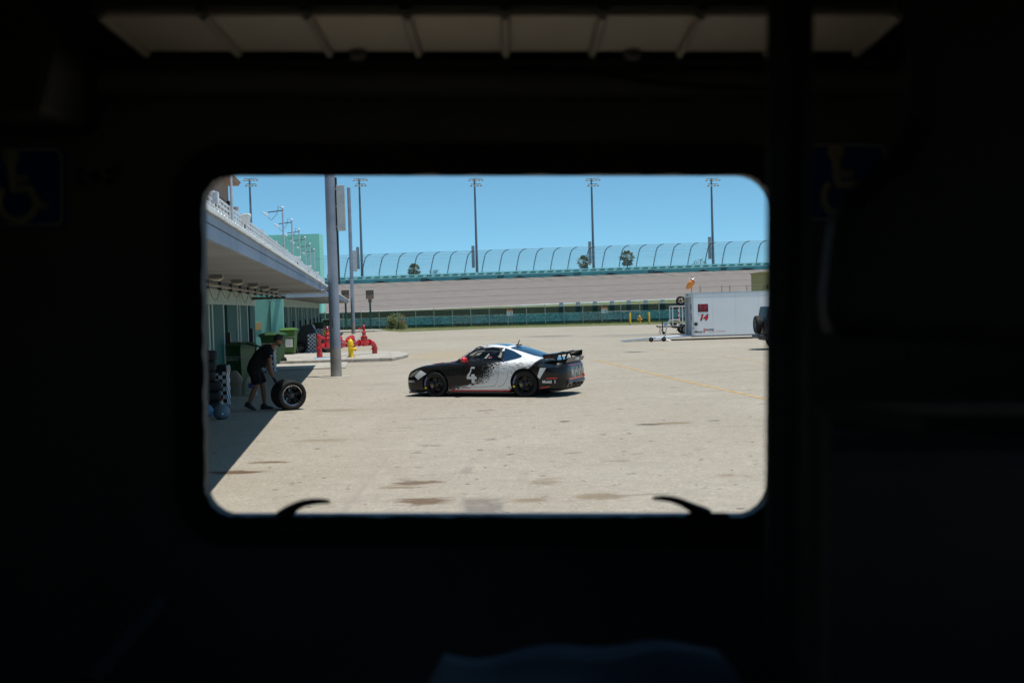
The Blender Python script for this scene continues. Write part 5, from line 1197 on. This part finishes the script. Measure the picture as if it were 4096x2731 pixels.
# round tanks
m_tank = mat('grey_blue_tank', (.12, .17, .21), .4, var=.15, scale=3); m_tank2 = mat('blue_tank', (.05, .20, .34), .35)
def tank(label, loc, m, sc):
    l = thing('gas_tank', label, 'tank', loc, R(20), 'round tanks on the shaded slab'); l.scale = (sc,)*3
    MB().lathe([(.0, .012), (.10, .012), (.165, .06), (.185, .14), (.175, .21), (.13, .28), (.06, .315), (.045, .33)], n=26).build('shell', m, l, True); MB().lathe([(.11, 0), (.12, .05)], n=20).build('foot_ring', m_dark, l)
    MB().lathe([(.042, .325), (.038, .40), (.03, .41), (0, .41)], n=14).build('neck', mat('tank_neck', (.4, .4, .4), .5), l, True); MB().lathe([(.05, .402), (.052, .44), (.03, .45), (0, .45)], n=10).build('valve_knob', mat('valve_red', (.2, .02, .02), .5), l, True)
    MB().cyl((.0, -.185, .13), (0, -.188, .13), .02, n=12).build('sticker', mat('paper', (0, 0, 0)), l)
tank('grey-blue round tank with red valve in front of the chequered bin', Gp(888, 1676), m_tank, 1.0); tank('blue round tank at the left window edge', Gp(826, 1666), m_tank2, .85)
# sacks
m_sack = mat('brown_paper_sack', (.24, .19, .14), .9, var=.2, scale=4, bump=.3, bscale=10); m_sack2 = mat('cream_plastic_sack', (.5, .46, .34), .6, var=.15, scale=4, bump=.3, bscale=8)
def sack(name, label, loc, w_, d_, h_, m, tie):
    l = thing(name, label, 'sack', loc, BANG-R(10)); b = MB(); vs = []
    for z, s_, q in ((0, .94, .96), (.1, 1, 1), (.5*h_, 1.0, 1.02), (.68*h_, .99, .9), (.86*h_, .62, .5), (h_, .28, .22)):
        for i in range(16):
            a = i*math.pi/8; c_, s2 = math.cos(a), math.sin(a); e = .45; vs.append((w_/2*s_*math.copysign(abs(c_)**e, c_)*(1+.02*math.sin(i*3+z*20)), d_/2*q*math.copysign(abs(s2)**e, s2), z))
    b.add(vs, [(16*i+j, 16*i+(j+1) % 16, 16*i+16+(j+1) % 16, 16*i+16+j) for i in range(5) for j in range(16)]+[tuple(range(80, 96)), tuple(reversed(range(16)))]); b.build('bag', m, l, True, ang=60)
    if tie: MB().bb(-.02, .1, -d_/2-.012, -d_/2-.008, .2, .34).build('print', mat('violet_print', (.08, .05, .3), .6), l); MB().tube([(0, 0, h_), (.02, -.02, h_+.12)], .02, 6).build('neck', mat('yellow_tie', (.55, .5, .05), .6), l)
sack('paper_sack', 'large brown paper sack leaning in front of the nearest green bin', Gp(941, 1581), .44, .3, .70, m_sack, False); sack('plastic_sack', 'cream plastic sack with violet print behind the legs of the bending man', Gp(1004, 1579), .35, .26, .52, m_sack2, True)
# black pit buggy
p = B(63.0, -2.3, 0); bg_ = thing('pit_buggy', 'black pit buggy with gold spoked wheels parked behind the sunlit bin', 'buggy', p, BANG)
MB().prism([(-1.5, .3), (-1.5, .95), (-1.25, 1.1), (-1.0, 1.55), (-.5, 1.6), (-.2, 1.0), (.35, .85), (.45, .35)], -.1, 1.6, 'xz').build('body', m_carb, bg_, bevel=.05); m_gold = mat('gold_rim', (.30, .24, .15), .35, metal=.7)
for x, y in ((.30, -.25), (-1.15, -.25), (.30, 1.75)): make_wheel('wheel', bg_, (x, y, .33), (0, 0, math.pi if y < 0 else 0), .33, .25, .20, 10, rim=m_gold, pair=False, lip=m_gold)
MB().bb(-.72, -.6, -.16, -.1, .2, .6).build('fuel_can', m_red, bg_, bevel=.02)
# push trolley handle behind the nearest bin
p = G(1012, 1548); tq = thing('push_scooter', 'black T-handled push scooter standing behind the nearest green bin', 'scooter', (p.x, p.y, 0), BANG)
MB().tube([(.0, 0, .14), (.14, 0, 1.27)], .03, 8).build('column', m_black, tq); MB().tube([(-.17, 0, 1.36), (.14, 0, 1.27), (.52, 0, 1.20)], .028, 8).build('handlebar', m_black, tq); MB().bb(-.7, .05, -.08, .08, .12, .17).build('deck', m_black, tq)
for x in (-.65, .05): MB().lathe([(.02, -.025), (.1, -.025), (.12, 0), (.1, .025), (.02, .025)], o=(x, 0, .12), ax=(0, 1, 0), n=16).build('wheel', m_rubber, tq, True)

# ================================================================== MAN ROLLING WHEELS
p = G(1045, 1638); PS = 168.0/.2168
man = thing('person', 'man in black cap-sleeve shirt and black shorts bending to push two race wheels', 'person', (p.x, p.y, 0))
man['label'] = 'dark-haired man in black shirt and shorts bending over to push two race wheels'
def J(cx, cy, dy=0.0): return ((cx-390)/PS, dy, (1482-cy)/PS)
m_skin = mat('skin', (.22, .10, .06), .6, var=.08); m_shirt = mat('black_shirt', (.006, .006, .008), .9, bump=.4, bscale=9, spec=.15); m_short = mat('black_shorts', (.005, .006, .009), .9, bump=.4, bscale=9, spec=.15); m_hair = mat('black_hair', (.008, .007, .006), .6, bump=.6, bscale=60); m_glove = mat('dark_glove', (.015, .016, .02), .8); m_shoe = mat('dark_shoe', (.012, .014, .02), .6)
N, Fq = -.15, .13                         # near side (his right) and far side offsets
V = [J(300, 700), J(360, 560), J(470, 440), J(575, 375), J(655, 330), J(700, 275),
     J(585, 400, N-.05), J(618, 560, N-.07), J(622, 690, N-.06), J(640, 800, N-.02), J(652, 900, N+.02),
     J(540, 440, Fq+.05), J(520, 620, Fq+.06), J(525, 740, Fq+.04), J(585, 875, Fq),
     J(295, 770, N+.04), J(330, 900, N+.04), J(335, 1030, N+.05), J(255, 1190, N+.06), J(190, 1350, N+.06), J(170, 1420, N+.06), J(265, 1465, N+.05),
     J(330, 770, Fq-.03), J(375, 900, Fq-.02), J(415, 1030, Fq-.02), J(432, 1190, Fq-.02), J(437, 1370, Fq-.02), J(432, 1440, Fq-.02), J(540, 1455, Fq-.02)]
E_ = [(0, 1), (1, 2), (2, 3), (3, 4), (4, 5), (3, 6), (6, 7), (7, 8), (8, 9), (9, 10), (3, 11), (11, 12), (12, 13), (13, 14), (0, 15), (15, 16), (16, 17), (17, 18), (18, 19), (19, 20), (20, 21), (0, 22), (22, 23), (23, 24), (24, 25), (25, 26), (26, 27), (27, 28)]
RD = [(.11, .12), (.10, .12), (.09, .12), (.07, .09), .06, .06, .05, .052, .048, .045, .034, .05, .048, .046, .034, .07, .075, .068, .07, .044, .04, .035, .07, .075, .068, .07, .044, .04, .035]
skin('body', V, E_, RD, m_skin, man)
sh = MB(); sh.tube([J(268, 800), J(280, 740), J(318, 640), J(400, 520), J(490, 435), J(575, 375), J(640, 338)], [.165, .19, .195, .195, .195, .17, .085], 18, sq=.88)
sh.tube([J(560, 395, N+.02), J(590, 420, N-.04), J(612, 530, N-.07)], [.10, .10, .085], 14); sh.tube([J(540, 420, Fq-.02), J(533, 460, Fq+.04), J(522, 580, Fq+.06)], [.10, .095, .082], 14)
sh.sph(J(430, 580), (.16, .17, .17), 14, 10)
sh.build('shirt', m_shirt, man, True, ang=60)
st_ = MB(); st_.tube([J(290, 690), J(296, 770), J(318, 850)], [.175, .19, .17], 16, sq=.85)
st_.tube([J(296, 760, N+.05), J(328, 890, N+.04), J(336, 1000, N+.05)], [.12, .12, .118], 14); st_.tube([J(325, 760, Fq-.04), J(372, 890, Fq-.02), J(408, 1000, Fq-.02)], [.115, .115, .112], 14)
st_.build('shorts', m_short, man, True, ang=60)
# head
hc = Vector(J(752, 215)); tl = R(26)
hd_ = MB(); hd_.sph((0, 0, 0), (.098, .078, .125), 20, 16); hv = []
for v in hd_.v:
    x, y, z = v
    if z < -.02: x += .012; y *= 1-.25*min(1, (-z-.02)/.1)
    hv.append((x, y, z))
hd_.v = hv; hd_.sph((.103, 0, -.018), (.022, .014, .026), 8, 6); hd_.sph((.085, 0, -.098), (.03, .034, .025), 8, 6); hd_.sph((.092, 0, -.062), (.014, .028, .010), 8, 6)
for s_ in (-1, 1): hd_.sph((-.005, s_*.078, -.01), (.022, .012, .033), 8, 6)
head = hd_.build('head', m_skin, man, True, ang=180); head.location = hc; head.rotation_euler = (0, tl, 0)
hr = MB(); hr.sph((-.022, 0, .035), (.112, .09, .108), 20, 14); rnd = random.Random(4)
hr.v = [(x*(1+.05*rnd.random()), y*(1+.04*rnd.random()), z) if not (x > .03 and z < .03) else (min(x, .03), y*.8, max(z, .02)) for x, y, z in hr.v]
for i in range(60):
    a = rnd.uniform(-1.2, 1.2); q = Vector((.03+.05*math.cos(a)*rnd.random(), math.sin(a)*.07, .10+rnd.uniform(-.01, .03))); q -= Vector((.03, 0, .0)); hr.tube([q, q+Vector((.018, rnd.uniform(-.01, .01), .022))], [.013, .004], 4)
hr.build('hair', m_hair, head, True, ang=180)
bd = MB(); bd.sph((.07, 0, -.095), (.042, .05, .038), 12, 8); bd.build('beard', m_hair, head, True, ang=180)
for s_ in (-1, 1): MB().sph((.082, s_*.032, .01), (.012, .014, .008), 8, 6).build('eye', m_black, head); MB().bb(.085, .098, s_*.032-.018, s_*.032+.018, .026, .034).build('eyebrow', m_hair, head)
# gloved hands pressed on the tyres
def hand(wr_pt, dirv, nm):
    h0 = Vector(wr_pt); d = Vector(dirv).normalized(); sd = Vector((0, 1, 0)); up_ = d.cross(sd).normalized()
    vv = [h0, h0+d*.05, h0+d*.10]; ee = [(0, 1), (1, 2)]; rr = [.036, (.045, .03), (.045, .028)]
    for i, (o_, L_) in enumerate(((-.034, .07), (-.012, .082), (.012, .078), (.032, .06))):
        b0 = len(vv); k = h0+d*.105+sd*o_; vv += [k, k+d*L_*.55-up_*.012, k+d*L_*.9-up_*.04]; ee += [(2, b0), (b0, b0+1), (b0+1, b0+2)]; rr += [.0105, .0098, .0088]
    b0 = len(vv); k = h0+d*.05-sd*.045; vv += [k, k+d*.035-sd*.02-up_*.01, k+d*.065-sd*.02-up_*.03]; ee += [(1, b0), (b0, b0+1), (b0+1, b0+2)]; rr += [.014, .012, .010]
    return skin(nm, vv, ee, rr, m_glove, man)
hand(V[10], (.45, .25, -.75), 'glove'); hand(V[14], (.55, .1, -.7), 'glove')
def shoe(a, nm, toe):
    x, y, z = a; b = MB(); vs = []
    T = Matrix.Rotation(toe, 3, 'Y')
    for xx, w_, z0, z1 in ((-.10, .03, .0, .07), (-.085, .04, 0, .12), (-.02, .045, 0, .125), (.05, .048, 0, .09), (.13, .05, 0, .065), (.19, .036, .005, .045), (.205, .015, .01, .03)):
        for yy, zz in ((-w_, z0), (w_, z0), (w_, (z0+z1)*.55), (w_*.6, z1), (-w_*.6, z1), (-w_, (z0+z1)*.55)): vs.append(tuple(T @ Vector((xx, yy, zz))))
    b.add(vs, [(6*i+j, 6*i+(j+1) % 6, 6*i+6+(j+1) % 6, 6*i+6+j) for i in range(6) for j in range(6)]+[tuple(reversed(range(6))), tuple(range(36, 42))]); o = b.build(nm, m_shoe, man, True, ang=60); o.location = (x, y, z); return o
shoe(J(165, 1432, N+.06), 'shoe', R(26)); shoe(J(440, 1480, Fq-.02), 'shoe', 0)
MB().cyl(J(192, 1340, N+.06), J(176, 1425, N+.06), .052, .056, 12).build('sock', m_shoe, man, True); MB().cyl(J(437, 1375, Fq-.02), J(434, 1440, Fq-.02), .052, .055, 12).build('sock', m_shoe, man, True)
o_ = MB().bb(0, .045, 0, .004, 0, .03).build('sleeve_patch', mat('pink_white_patch', (.75, .6, .65), .6), man); o_.location = J(645, 500, N-.17)
# the two wheels he pushes
p = G(1160, 1641); wy = R(30)
for k in range(2):
    ax = Vector((math.sin(R(29)), -math.cos(R(29)), 0)); q = Vector((p.x, p.y+.14, 0))-ax*(.33*k)
    w_ = thing('mounted_race_tyre', ['nearer of the two race wheels being pushed, open black spoked rim facing the car', 'farther of the two race wheels being pushed, in the shade under the gloves'][k], 'wheel', (q.x, q.y, .352), math.atan2(ax.y, ax.x)-math.pi/2, 'race wheels being pushed')
    make_wheel('x', None, None, None, .352, .315, .238, 5, rim=mat('gloss_black_rim', (.02, .02, .022), .18, metal=.7), thing_=w_, lip=m_chrome, hub=m_dark)
# ================================================================== THE BUS AROUND THE CAMERA
bl_ = Vector((-H*math.sin(ROLL), 0, H-H*math.cos(ROLL)))
bus = thing('shuttle_bus', 'dark interior of a shuttle bus framing the yard through its rear window', 'bus', bl_); bus.rotation_euler = (0, ROLL, 0)
m_bwall = mat('bus_grey_lining', (.13, .125, .11), .7, var=.15, scale=3); m_bblk = mat('bus_black_trim', (.006, .006, .006), .6); m_bceil = mat('bus_beige_panel', (.64, .55, .43), .6, var=.08, scale=4)
m_bceild = mat('bus_dark_ceiling', (.05, .048, .035), .7); m_cove = mat('bus_cove', (.16, .15, .13), .7)
def bx(u): return (u-2048)/FP
def bz_(v): return -(v-1365.5)/FP - math.tan(PITCH)
def stickermat(name, c, a):
    if name in MATS: return MATS[name]
    m = bpy.data.materials.new(name); m.use_nodes = True; nt = m.node_tree; nt.nodes.remove(nt.nodes['Principled BSDF'])
    t = nd(nt, 'ShaderNodeBsdfTransparent'); l = nd(nt, 'ShaderNodeBsdfTranslucent'); l.inputs[0].default_value = (*c, 1); x = nd(nt, 'ShaderNodeMixShader'); x.inputs[0].default_value = a
    nt.links.new(t.outputs[0], x.inputs[1]); nt.links.new(l.outputs[0], x.inputs[2]); nt.links.new(x.outputs[0], nt.nodes['Material Output'].inputs[0]); MATS[name] = m; return m
YW = 2.60; XL, XR = bx(822)*YW, bx(3080)*YW; ZT, ZB = H+bz_(702)*YW, H+bz_(2066)*YW; HW, ZF, ZR = 1.22, .62, 3.06
def rrect(x0, x1, z0, z1, r, n=6):
    pts = []
    for cx, cz, a0 in ((x1-r, z1-r, 0), (x0+r, z1-r, 90), (x0+r, z0+r, 180), (x1-r, z0+r, 270)):
        for j in range(n+1): a = R(a0+90*j/n); pts.append((cx+r*math.cos(a), cz+r*math.sin(a)))
    return pts
def frame(name, o_, i_, y0, y1, m):
    b = MB(); n = len(o_); vs = [(x, y, z) for y in (y0, y1) for pl in (o_, i_) for x, z in pl]
    fs = []
    for i in range(n):
        j = (i+1) % n; fs += [(i, j, n+j, n+i), (2*n+i, 3*n+i, 3*n+j, 2*n+j), (n+i, n+j, 3*n+j, 3*n+i), (i, 2*n+i, 2*n+j, j)]
    b.add(vs, fs); return b.build(name, m, bus)
hole = rrect(XL-.03, XR+.03, ZB-.03, ZT+.03, .10)
outer = []
for (x, z) in hole:                        # rectangle points matched to the rounded opening
    cx, cz = (XL+XR)/2, (ZB+ZT)/2; dx, dz = x-cx, z-cz
    k = min((HW-(cx if dx > 0 else -cx))/abs(dx) if dx else 9e9, ((ZR-cz) if dz > 0 else (cz-ZF))/abs(dz) if dz else 9e9); outer.append((cx+dx*k, cz+dz*k))
frame('rear_wall', outer, hole, YW+.02, YW+.07, m_bwall)
for cx, cz in ((-HW, ZR), (HW, ZR), (-HW, ZF), (HW, ZF)):      # corner fillers
    pass
MB().bb(-HW-.2, HW+.2, YW+.072, YW+.10, ZR-.35, ZR+.1).build('rear_skin', m_bblk, bus); MB().bb(-HW-.2, XL-.10, YW+.072, YW+.10, ZF-.3, ZR-.352).build('rear_skin', m_bblk, bus); MB().bb(XR+.10, HW+.2, YW+.072, YW+.10, ZF-.3, ZR-.352).build('rear_skin', m_bblk, bus); MB().bb(XL-.098, XR+.098, YW+.072, YW+.10, ZF-.3, ZB-.06).build('rear_skin', m_bblk, bus)
win = frame('rear_window', rrect(XL-.068, XR+.068, ZB-.068, ZT+.068, .13), rrect(XL-.002, XR+.004, ZB-.002, ZT+.001, .075), YW-.015, YW+.035, m_bblk)
win['label'] = 'black rubber-framed rear emergency window'
pane = MB().bb(XL-.02, XR+.02, YW+.04, YW+.045, ZB-.02, ZT+.02).build('pane', glassmat('bus_glass', (.95, .965, .965), refl=.016), win)
# ragged rubber bead inside the frame
b = MB(); rnd = random.Random(8); o_, i_ = rrect(XL-.005, XR+.005, ZB-.005, ZT+.005, .075, 14), rrect(XL+.001, XR+.002, ZB+.002, ZT-.002, .07, 14)
def dense(pl, k=5):
    out = []
    for i in range(len(pl)):
        a, c_ = pl[i], pl[(i+1) % len(pl)]; L_ = math.hypot(c_[0]-a[0], c_[1]-a[1]); n = max(1, int(L_/.03))
        for j in range(n): out.append((a[0]+(c_[0]-a[0])*j/n, a[1]+(c_[1]-a[1])*j/n))
    return out
dn = dense(i_); cxw, czw = (XL+XR)/2, (ZB+ZT)/2; N_ = len(dn)
vs = [(cxw+(x-cxw)*1.02, YW-.017, czw+(z-czw)*1.03) for x, z in dn]+[(x+rnd.uniform(-.003, .003), YW-.017, z+rnd.uniform(-.003, .002)) for x, z in dn]
b.add(vs, [(i, (i+1) % N_, N_+(i+1) % N_, N_+i) for i in range(N_)]); b.build('rubber_bead', m_bblk, win)
stk = MB().bb(bx(1842)*YW, bx(2022)*YW, YW+.036, YW+.0385, H+bz_(2062)*YW, H+bz_(2003)*YW).build('sticker', stickermat('frosted_sticker', (.95, .80, .76), .10), win)
for v, u0, u1 in ((2010, 1858, 2000), (2019, 1858, 1960), (2032, 1862, 2010), (2044, 1862, 2008), (2054, 1870, 1990)): MB().bb(bx(u0)*YW, bx(u1)*YW, YW+.033, YW+.0355, H+bz_(v+5)*YW, H+bz_(v)*YW).build('print_line', stickermat('faded_red_print', (.85, .25, .25), .30), win)
# release latches
def latch(pix, nm='release_latch'):
    b = MB(); pts = [(bx(u)*(YW-.03), YW-.03, H+bz_(v)*(YW-.03)) for u, v in pix]; b.tube(pts, [.020, .017, .013, .010, .0085, .0075, .0065, .004], 8); return b.build(nm, mat('latch_dark_red', (.018, .006, .006), .6), win, True)
latch([(1128, 2078), (1140, 2062), (1160, 2044), (1184, 2028), (1212, 2016), (1248, 2009), (1285, 2007), (1321, 2009)]); latch([(2832, 2070), (2815, 2056), (2792, 2042), (2763, 2026), (2730, 2010), (2696, 2000), (2660, 1995), (2618, 1995)])
MB().bb(bx(1060)*YW, bx(1250)*YW, YW-.035, YW-.016, ZB-.04, ZB+.006).build('latch_base', m_bblk, win, bevel=.008); MB().bb(bx(2740)*YW, bx(2920)*YW, YW-.035, YW-.016, ZB-.03, ZB+.012).build('latch_base', m_bblk, win, bevel=.008)
MB().bb(XL-.02, XR+.02, YW+.101, YW+.14, ZB-.08, H+bz_(2051)*(YW+.14)).build('outer_sill', mat('blue_body_paint', (.02, .12, .42), .4), bus, bevel=.01)
# shell
for x0, x1 in ((-HW-.06, -HW), (HW, HW+.06)):
    MB().bb(x0, x1, -6.5, YW+.07, ZF, 1.70).build('side_wall', m_bwall, bus); MB().bb(x0, x1, -6.5, YW+.07, 2.60, ZR).build('side_wall', m_bwall, bus)
    ys = [-6.5, -6.3, -4.9, -4.7, -3.3, -3.1, -1.7, -1.5, -.1, .1, 1.5, YW+.07]
    for i in range(0, len(ys), 2): MB().bb(x0, x1, ys[i], ys[i+1], 1.703, 2.597).build('window_pillar', m_bwall, bus)
    for i in range(1, len(ys)-1, 2): MB().bb((x0+x1)/2-.004, (x0+x1)/2+.004, ys[i]+.003, ys[i+1]-.003, 1.703, 2.597).build('side_window', glassmat('tinted_side_glass', (.42, .43, .42)), bus)
MB().bb(-HW-.06, HW+.06, -6.5, YW+.10, ZR+.003, ZR+.06).build('ceiling', m_bceild, bus); MB().bb(-HW-.06, HW+.06, -6.5, YW+.10, ZF-.06, ZF-.003).build('floor', m_bblk, bus)
MB().bb(-HW, HW, -6.56, -6.503, ZF, 1.55).build('front_wall', m_bwall, bus); MB().bb(-HW, HW, -6.56, -6.503, 2.45, ZR).build('front_wall', m_bwall, bus)
MB().bb(-HW, HW, -6.54, -6.53, 1.553, 2.447).build('windscreen', glassmat('tinted_windscreen', (.6, .63, .62)), bus)
# rear ceiling cassette with seams
y1_, y2_ = 2.28, 2.44; za, zb2 = H+bz_(75)*y1_, H+bz_(214)*y2_
sx = [183+i*0 for i in range(1)]; seams = [bx(u)*y1_ for u in (430, 836, 1241, 1637, 2025, 2409, 2797, 3185, 3580)]
for i in range(len(seams)-1):
    a, c_ = seams[i]+.006, seams[i+1]-.006; k = y2_/y1_*.94
    k1 = .955
    b = MB(); b.add([(a, y1_, za), (c_, y1_, za), (c_*k1+.0, y2_, zb2), (a*k1, y2_, zb2), (a, y1_, za+.01), (c_, y1_, za+.01), (c_*k1, y2_, zb2+.01), (a*k1, y2_, zb2+.01)], [(0, 1, 2, 3), (4, 7, 6, 5), (0, 4, 5, 1), (1, 5, 6, 2), (2, 6, 7, 3), (3, 7, 4, 0)]); b.build('ceiling_panel', m_bceil, bus)
    MB().bb(a, c_, y1_-.02, y1_-.003, za+.012, ZR).build('drop_panel', m_bceild, bus)
for x in seams:
    MB().tube([(x, y1_-.012, za-.004), (x*.955, y2_, zb2-.006)], .009, 6).build('ceiling_seam', mat('bus_seam', (.45, .40, .32), .6), bus); MB().bb(x-.012, x+.012, y1_-.035, y1_-.021, za, ZR).build('ceiling_seam', m_bceild, bus)
MB().tube([(-HW, YW-.03, H+bz_(330)*(YW-.03)), (0, YW-.03, H+bz_(348)*(YW-.03)), (HW, YW-.03, H+bz_(330)*(YW-.03))], .034, 12).build('rear_cove', m_cove, bus, True)
MB().bb(-HW, HW, 2.46, YW+.018, zb2+.02, ZR).build('header_box', m_bblk, bus)
for u in (1440, 2530): MB().sph((bx(u)*2.44, 2.44, H+bz_(228)*2.44), (.02, .012, .012), 10, 8).build('trim_clip', m_cove, bus, True)
MB().tube([(bx(2050)*2.5, 2.5, H+bz_(283)*2.5), (bx(2400)*2.5, 2.5, H+bz_(300)*2.5), (bx(2560)*2.5, 2.5, H+bz_(332)*2.5), (bx(2800)*2.5, 2.5, H+bz_(355)*2.5), (bx(3100)*2.5, 2.5, H+bz_(362)*2.5)], .006, 6).build('hanging_wire', m_bblk, bus, True)
# corner cove on the left
MB().prism([(-HW, ZR), (-HW, H+bz_(520)*2.5), (bx(330)*2.5, H+bz_(520)*2.5), (bx(385)*2.5, H+bz_(300)*2.5), (bx(150)*2.5, ZR)], 2.3, YW+.018, 'xz').build('corner_trim', m_bceild, bus, bevel=.02)
# wheelchair signs
m_sgb = mat('sign_blue', (.012, .05, .30), .5); m_sgw = mat('sign_white', (.45, .40, .26), .6)
def access(u0, u1, v0, v1, lab):
    x0, x1, z0, z1 = bx(u0)*YW, bx(u1)*YW, H+bz_(v1)*YW, H+bz_(v0)*YW; cx, cz = (x0+x1)/2, (z0+z1)/2; s_ = (z1-z0)/2; y = YW+.014
    o = MB().prism(rrect(x0, x1, z0, z1, .02), y, y+.004, 'xz').build('access_sign', m_sgb, bus, label=lab)
    frame_ = MB(); pl, pi = rrect(x0+.004, x1-.004, z0+.004, z1-.004, .018), rrect(x0+.010, x1-.010, z0+.010, z1-.010, .014); n = len(pl)
    frame_.add([(a, y-.002, c_) for a, c_ in pl]+[(a, y-.002, c_) for a, c_ in pi], [(i, (i+1) % n, n+(i+1) % n, n+i) for i in range(n)]); frame_.build('border', m_sgw, o)
    b = MB(); T = lambda p: (cx+p[0]*s_, y-.004, cz+p[1]*s_)
    b.tube([T(q) for q in ((-.28, .62), (-.24, .1), (-.22, -.05), (.2, -.05), (.42, -.5), (.62, -.44))], .011, 6); b.tube([T(q) for q in ((-.25, .22), (.12, .2))], .010, 6)
    b.tube([T((-.12+.46*math.cos(a), -.36+.46*math.sin(a))) for a in [R(135+j*17) for j in range(14)]], .009, 6); b.sph(T((-.28, .74)), (.02, .004, .02), 10, 6); b.build('symbol', m_sgw, o)
access(-75, 262, 588, 912, 'blue wheelchair sign left of the rear window'); access(3230, 3555, 570, 890, 'blue wheelchair sign right of the rear window, half hidden')
b = MB(); b.prism([(bx(u)*YW, H+bz_(v)*YW) for u, v in ((320, 690), (345, 672), (430, 672), (460, 690), (460, 722), (430, 740), (345, 740), (320, 722))], YW+.004, YW+.018, 'xz'); o = b.build('bracket_plate', m_cove, bus)
for u, v in ((390, 708), (335, 688), (447, 688), (335, 726), (447, 726)): MB().cyl((bx(u)*YW, YW+.0035, H+bz_(v)*YW), (bx(u)*YW, YW-.002, H+bz_(v)*YW), .008 if u != 390 else .014, n=8).build('bolt', m_bblk, o)
# stanchion, partition, seats, cloth
yS = 1.45; MB().cyl((bx(3185)*yS, yS, ZF), (bx(3150)*yS, yS, ZR), .029, n=16).build('stanchion', m_bblk, bus, True)
MB().tube([(bx(3285)*1.3, 1.3, ZF), (bx(3285)*1.3, 1.3, H+bz_(1660)*1.3), (bx(3300)*1.3, 1.3, H+bz_(1640)*1.3), (bx(3700)*1.3, 1.3, H+bz_(1700)*1.3)], .012, 8).build('grab_rail', m_bceild, bus, True)
MB().prism([(bx(3625)*1.2, ZR), (bx(3625)*1.2, H+bz_(520)*1.2), (bx(3560)*1.2, H+bz_(620)*1.2), (bx(3330)*1.2, H+bz_(830)*1.2), (bx(3290)*1.2, H+bz_(1180)*1.2), (bx(3300)*1.2, H+bz_(1350)*1.2), (.75, H+bz_(1400)*1.2), (.75, ZR)], 1.17, 1.23, 'xz').build('hanging_jacket', m_bblk, bus, bevel=.02)
m_seat = mat('bus_seat_vinyl', (.06, .06, .06), .55, bump=.2, bscale=12)
def seat(x0, x1, y0, ztop):
    s_ = MB().bb(x0, x1, y0, y0+.12, ZF+.45, ztop).build('seat', m_seat, bus, bevel=.05, seg=3); MB().bb(x0, x1, y0-.42, y0, ZF+.32, ZF+.46).build('cushion', m_seat, s_, bevel=.04); MB().tube([(x0+.05, y0+.02, ztop-.03), (x0+.07, y0+.02, ztop+.04), (x1-.07, y0+.02, ztop+.04), (x1-.05, y0+.02, ztop-.03)], .013, 8).build('seat_handle', m_cove, s_, True)
    return s_
seat(.42, 1.15, 1.75, H-.20); seat(-1.15, -.42, 1.75, H-.85); seat(-.40, .40, 2.2, H-.95)
MB().tube([(bx(330)*1.5, 1.5, H+bz_(2760)*1.5), (bx(480)*1.7, 1.7, H+bz_(2580)*1.7), (bx(630)*1.95, 1.95, H+bz_(2420)*1.95)], .013, 8).build('grab_rail', mat('matt_rail', (.012, .012, .012), .9, spec=.05), bus, True)
cl = thing('folded_cloth', 'pale blue folded cloth on the bench below the rear window', 'cloth', bus.matrix_basis @ Vector((0, 0, 0))); cl.rotation_euler = (0, ROLL, 0)
b = MB(); nx, ny = 22, 14; vs = []; z0_ = H-.50; rnd = random.Random(2)
q = [(1790, 2608), (2880, 2600), (3000, 2700), (1840, 2760)]
for j in range(ny+1):
    for i in range(nx+1):
        f, g_ = i/nx, j/ny; u0 = 1776*(1-f)+2880*f; yy = (z0_-H)/bz_(2602+8*math.sin(f*9)*(1 if j == ny else 0)); y = yy-(1-g_)*.75
        x = bx(u0)*yy+(f-.5)*.06*(1-g_); vs.append((x, y, z0_+.006*math.sin(f*14+g_*3)+.008*math.sin(g_*11+f*4)))
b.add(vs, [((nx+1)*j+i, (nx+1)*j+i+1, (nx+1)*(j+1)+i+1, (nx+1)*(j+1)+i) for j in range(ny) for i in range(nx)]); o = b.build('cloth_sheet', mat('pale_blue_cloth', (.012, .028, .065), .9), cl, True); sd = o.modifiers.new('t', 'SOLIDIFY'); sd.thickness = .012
b = MB().bb(bx(1850)*1.6, bx(2800)*1.6, .9, 1.58, H-.60, H-.53).build('bench_shelf', m_bblk, bus)
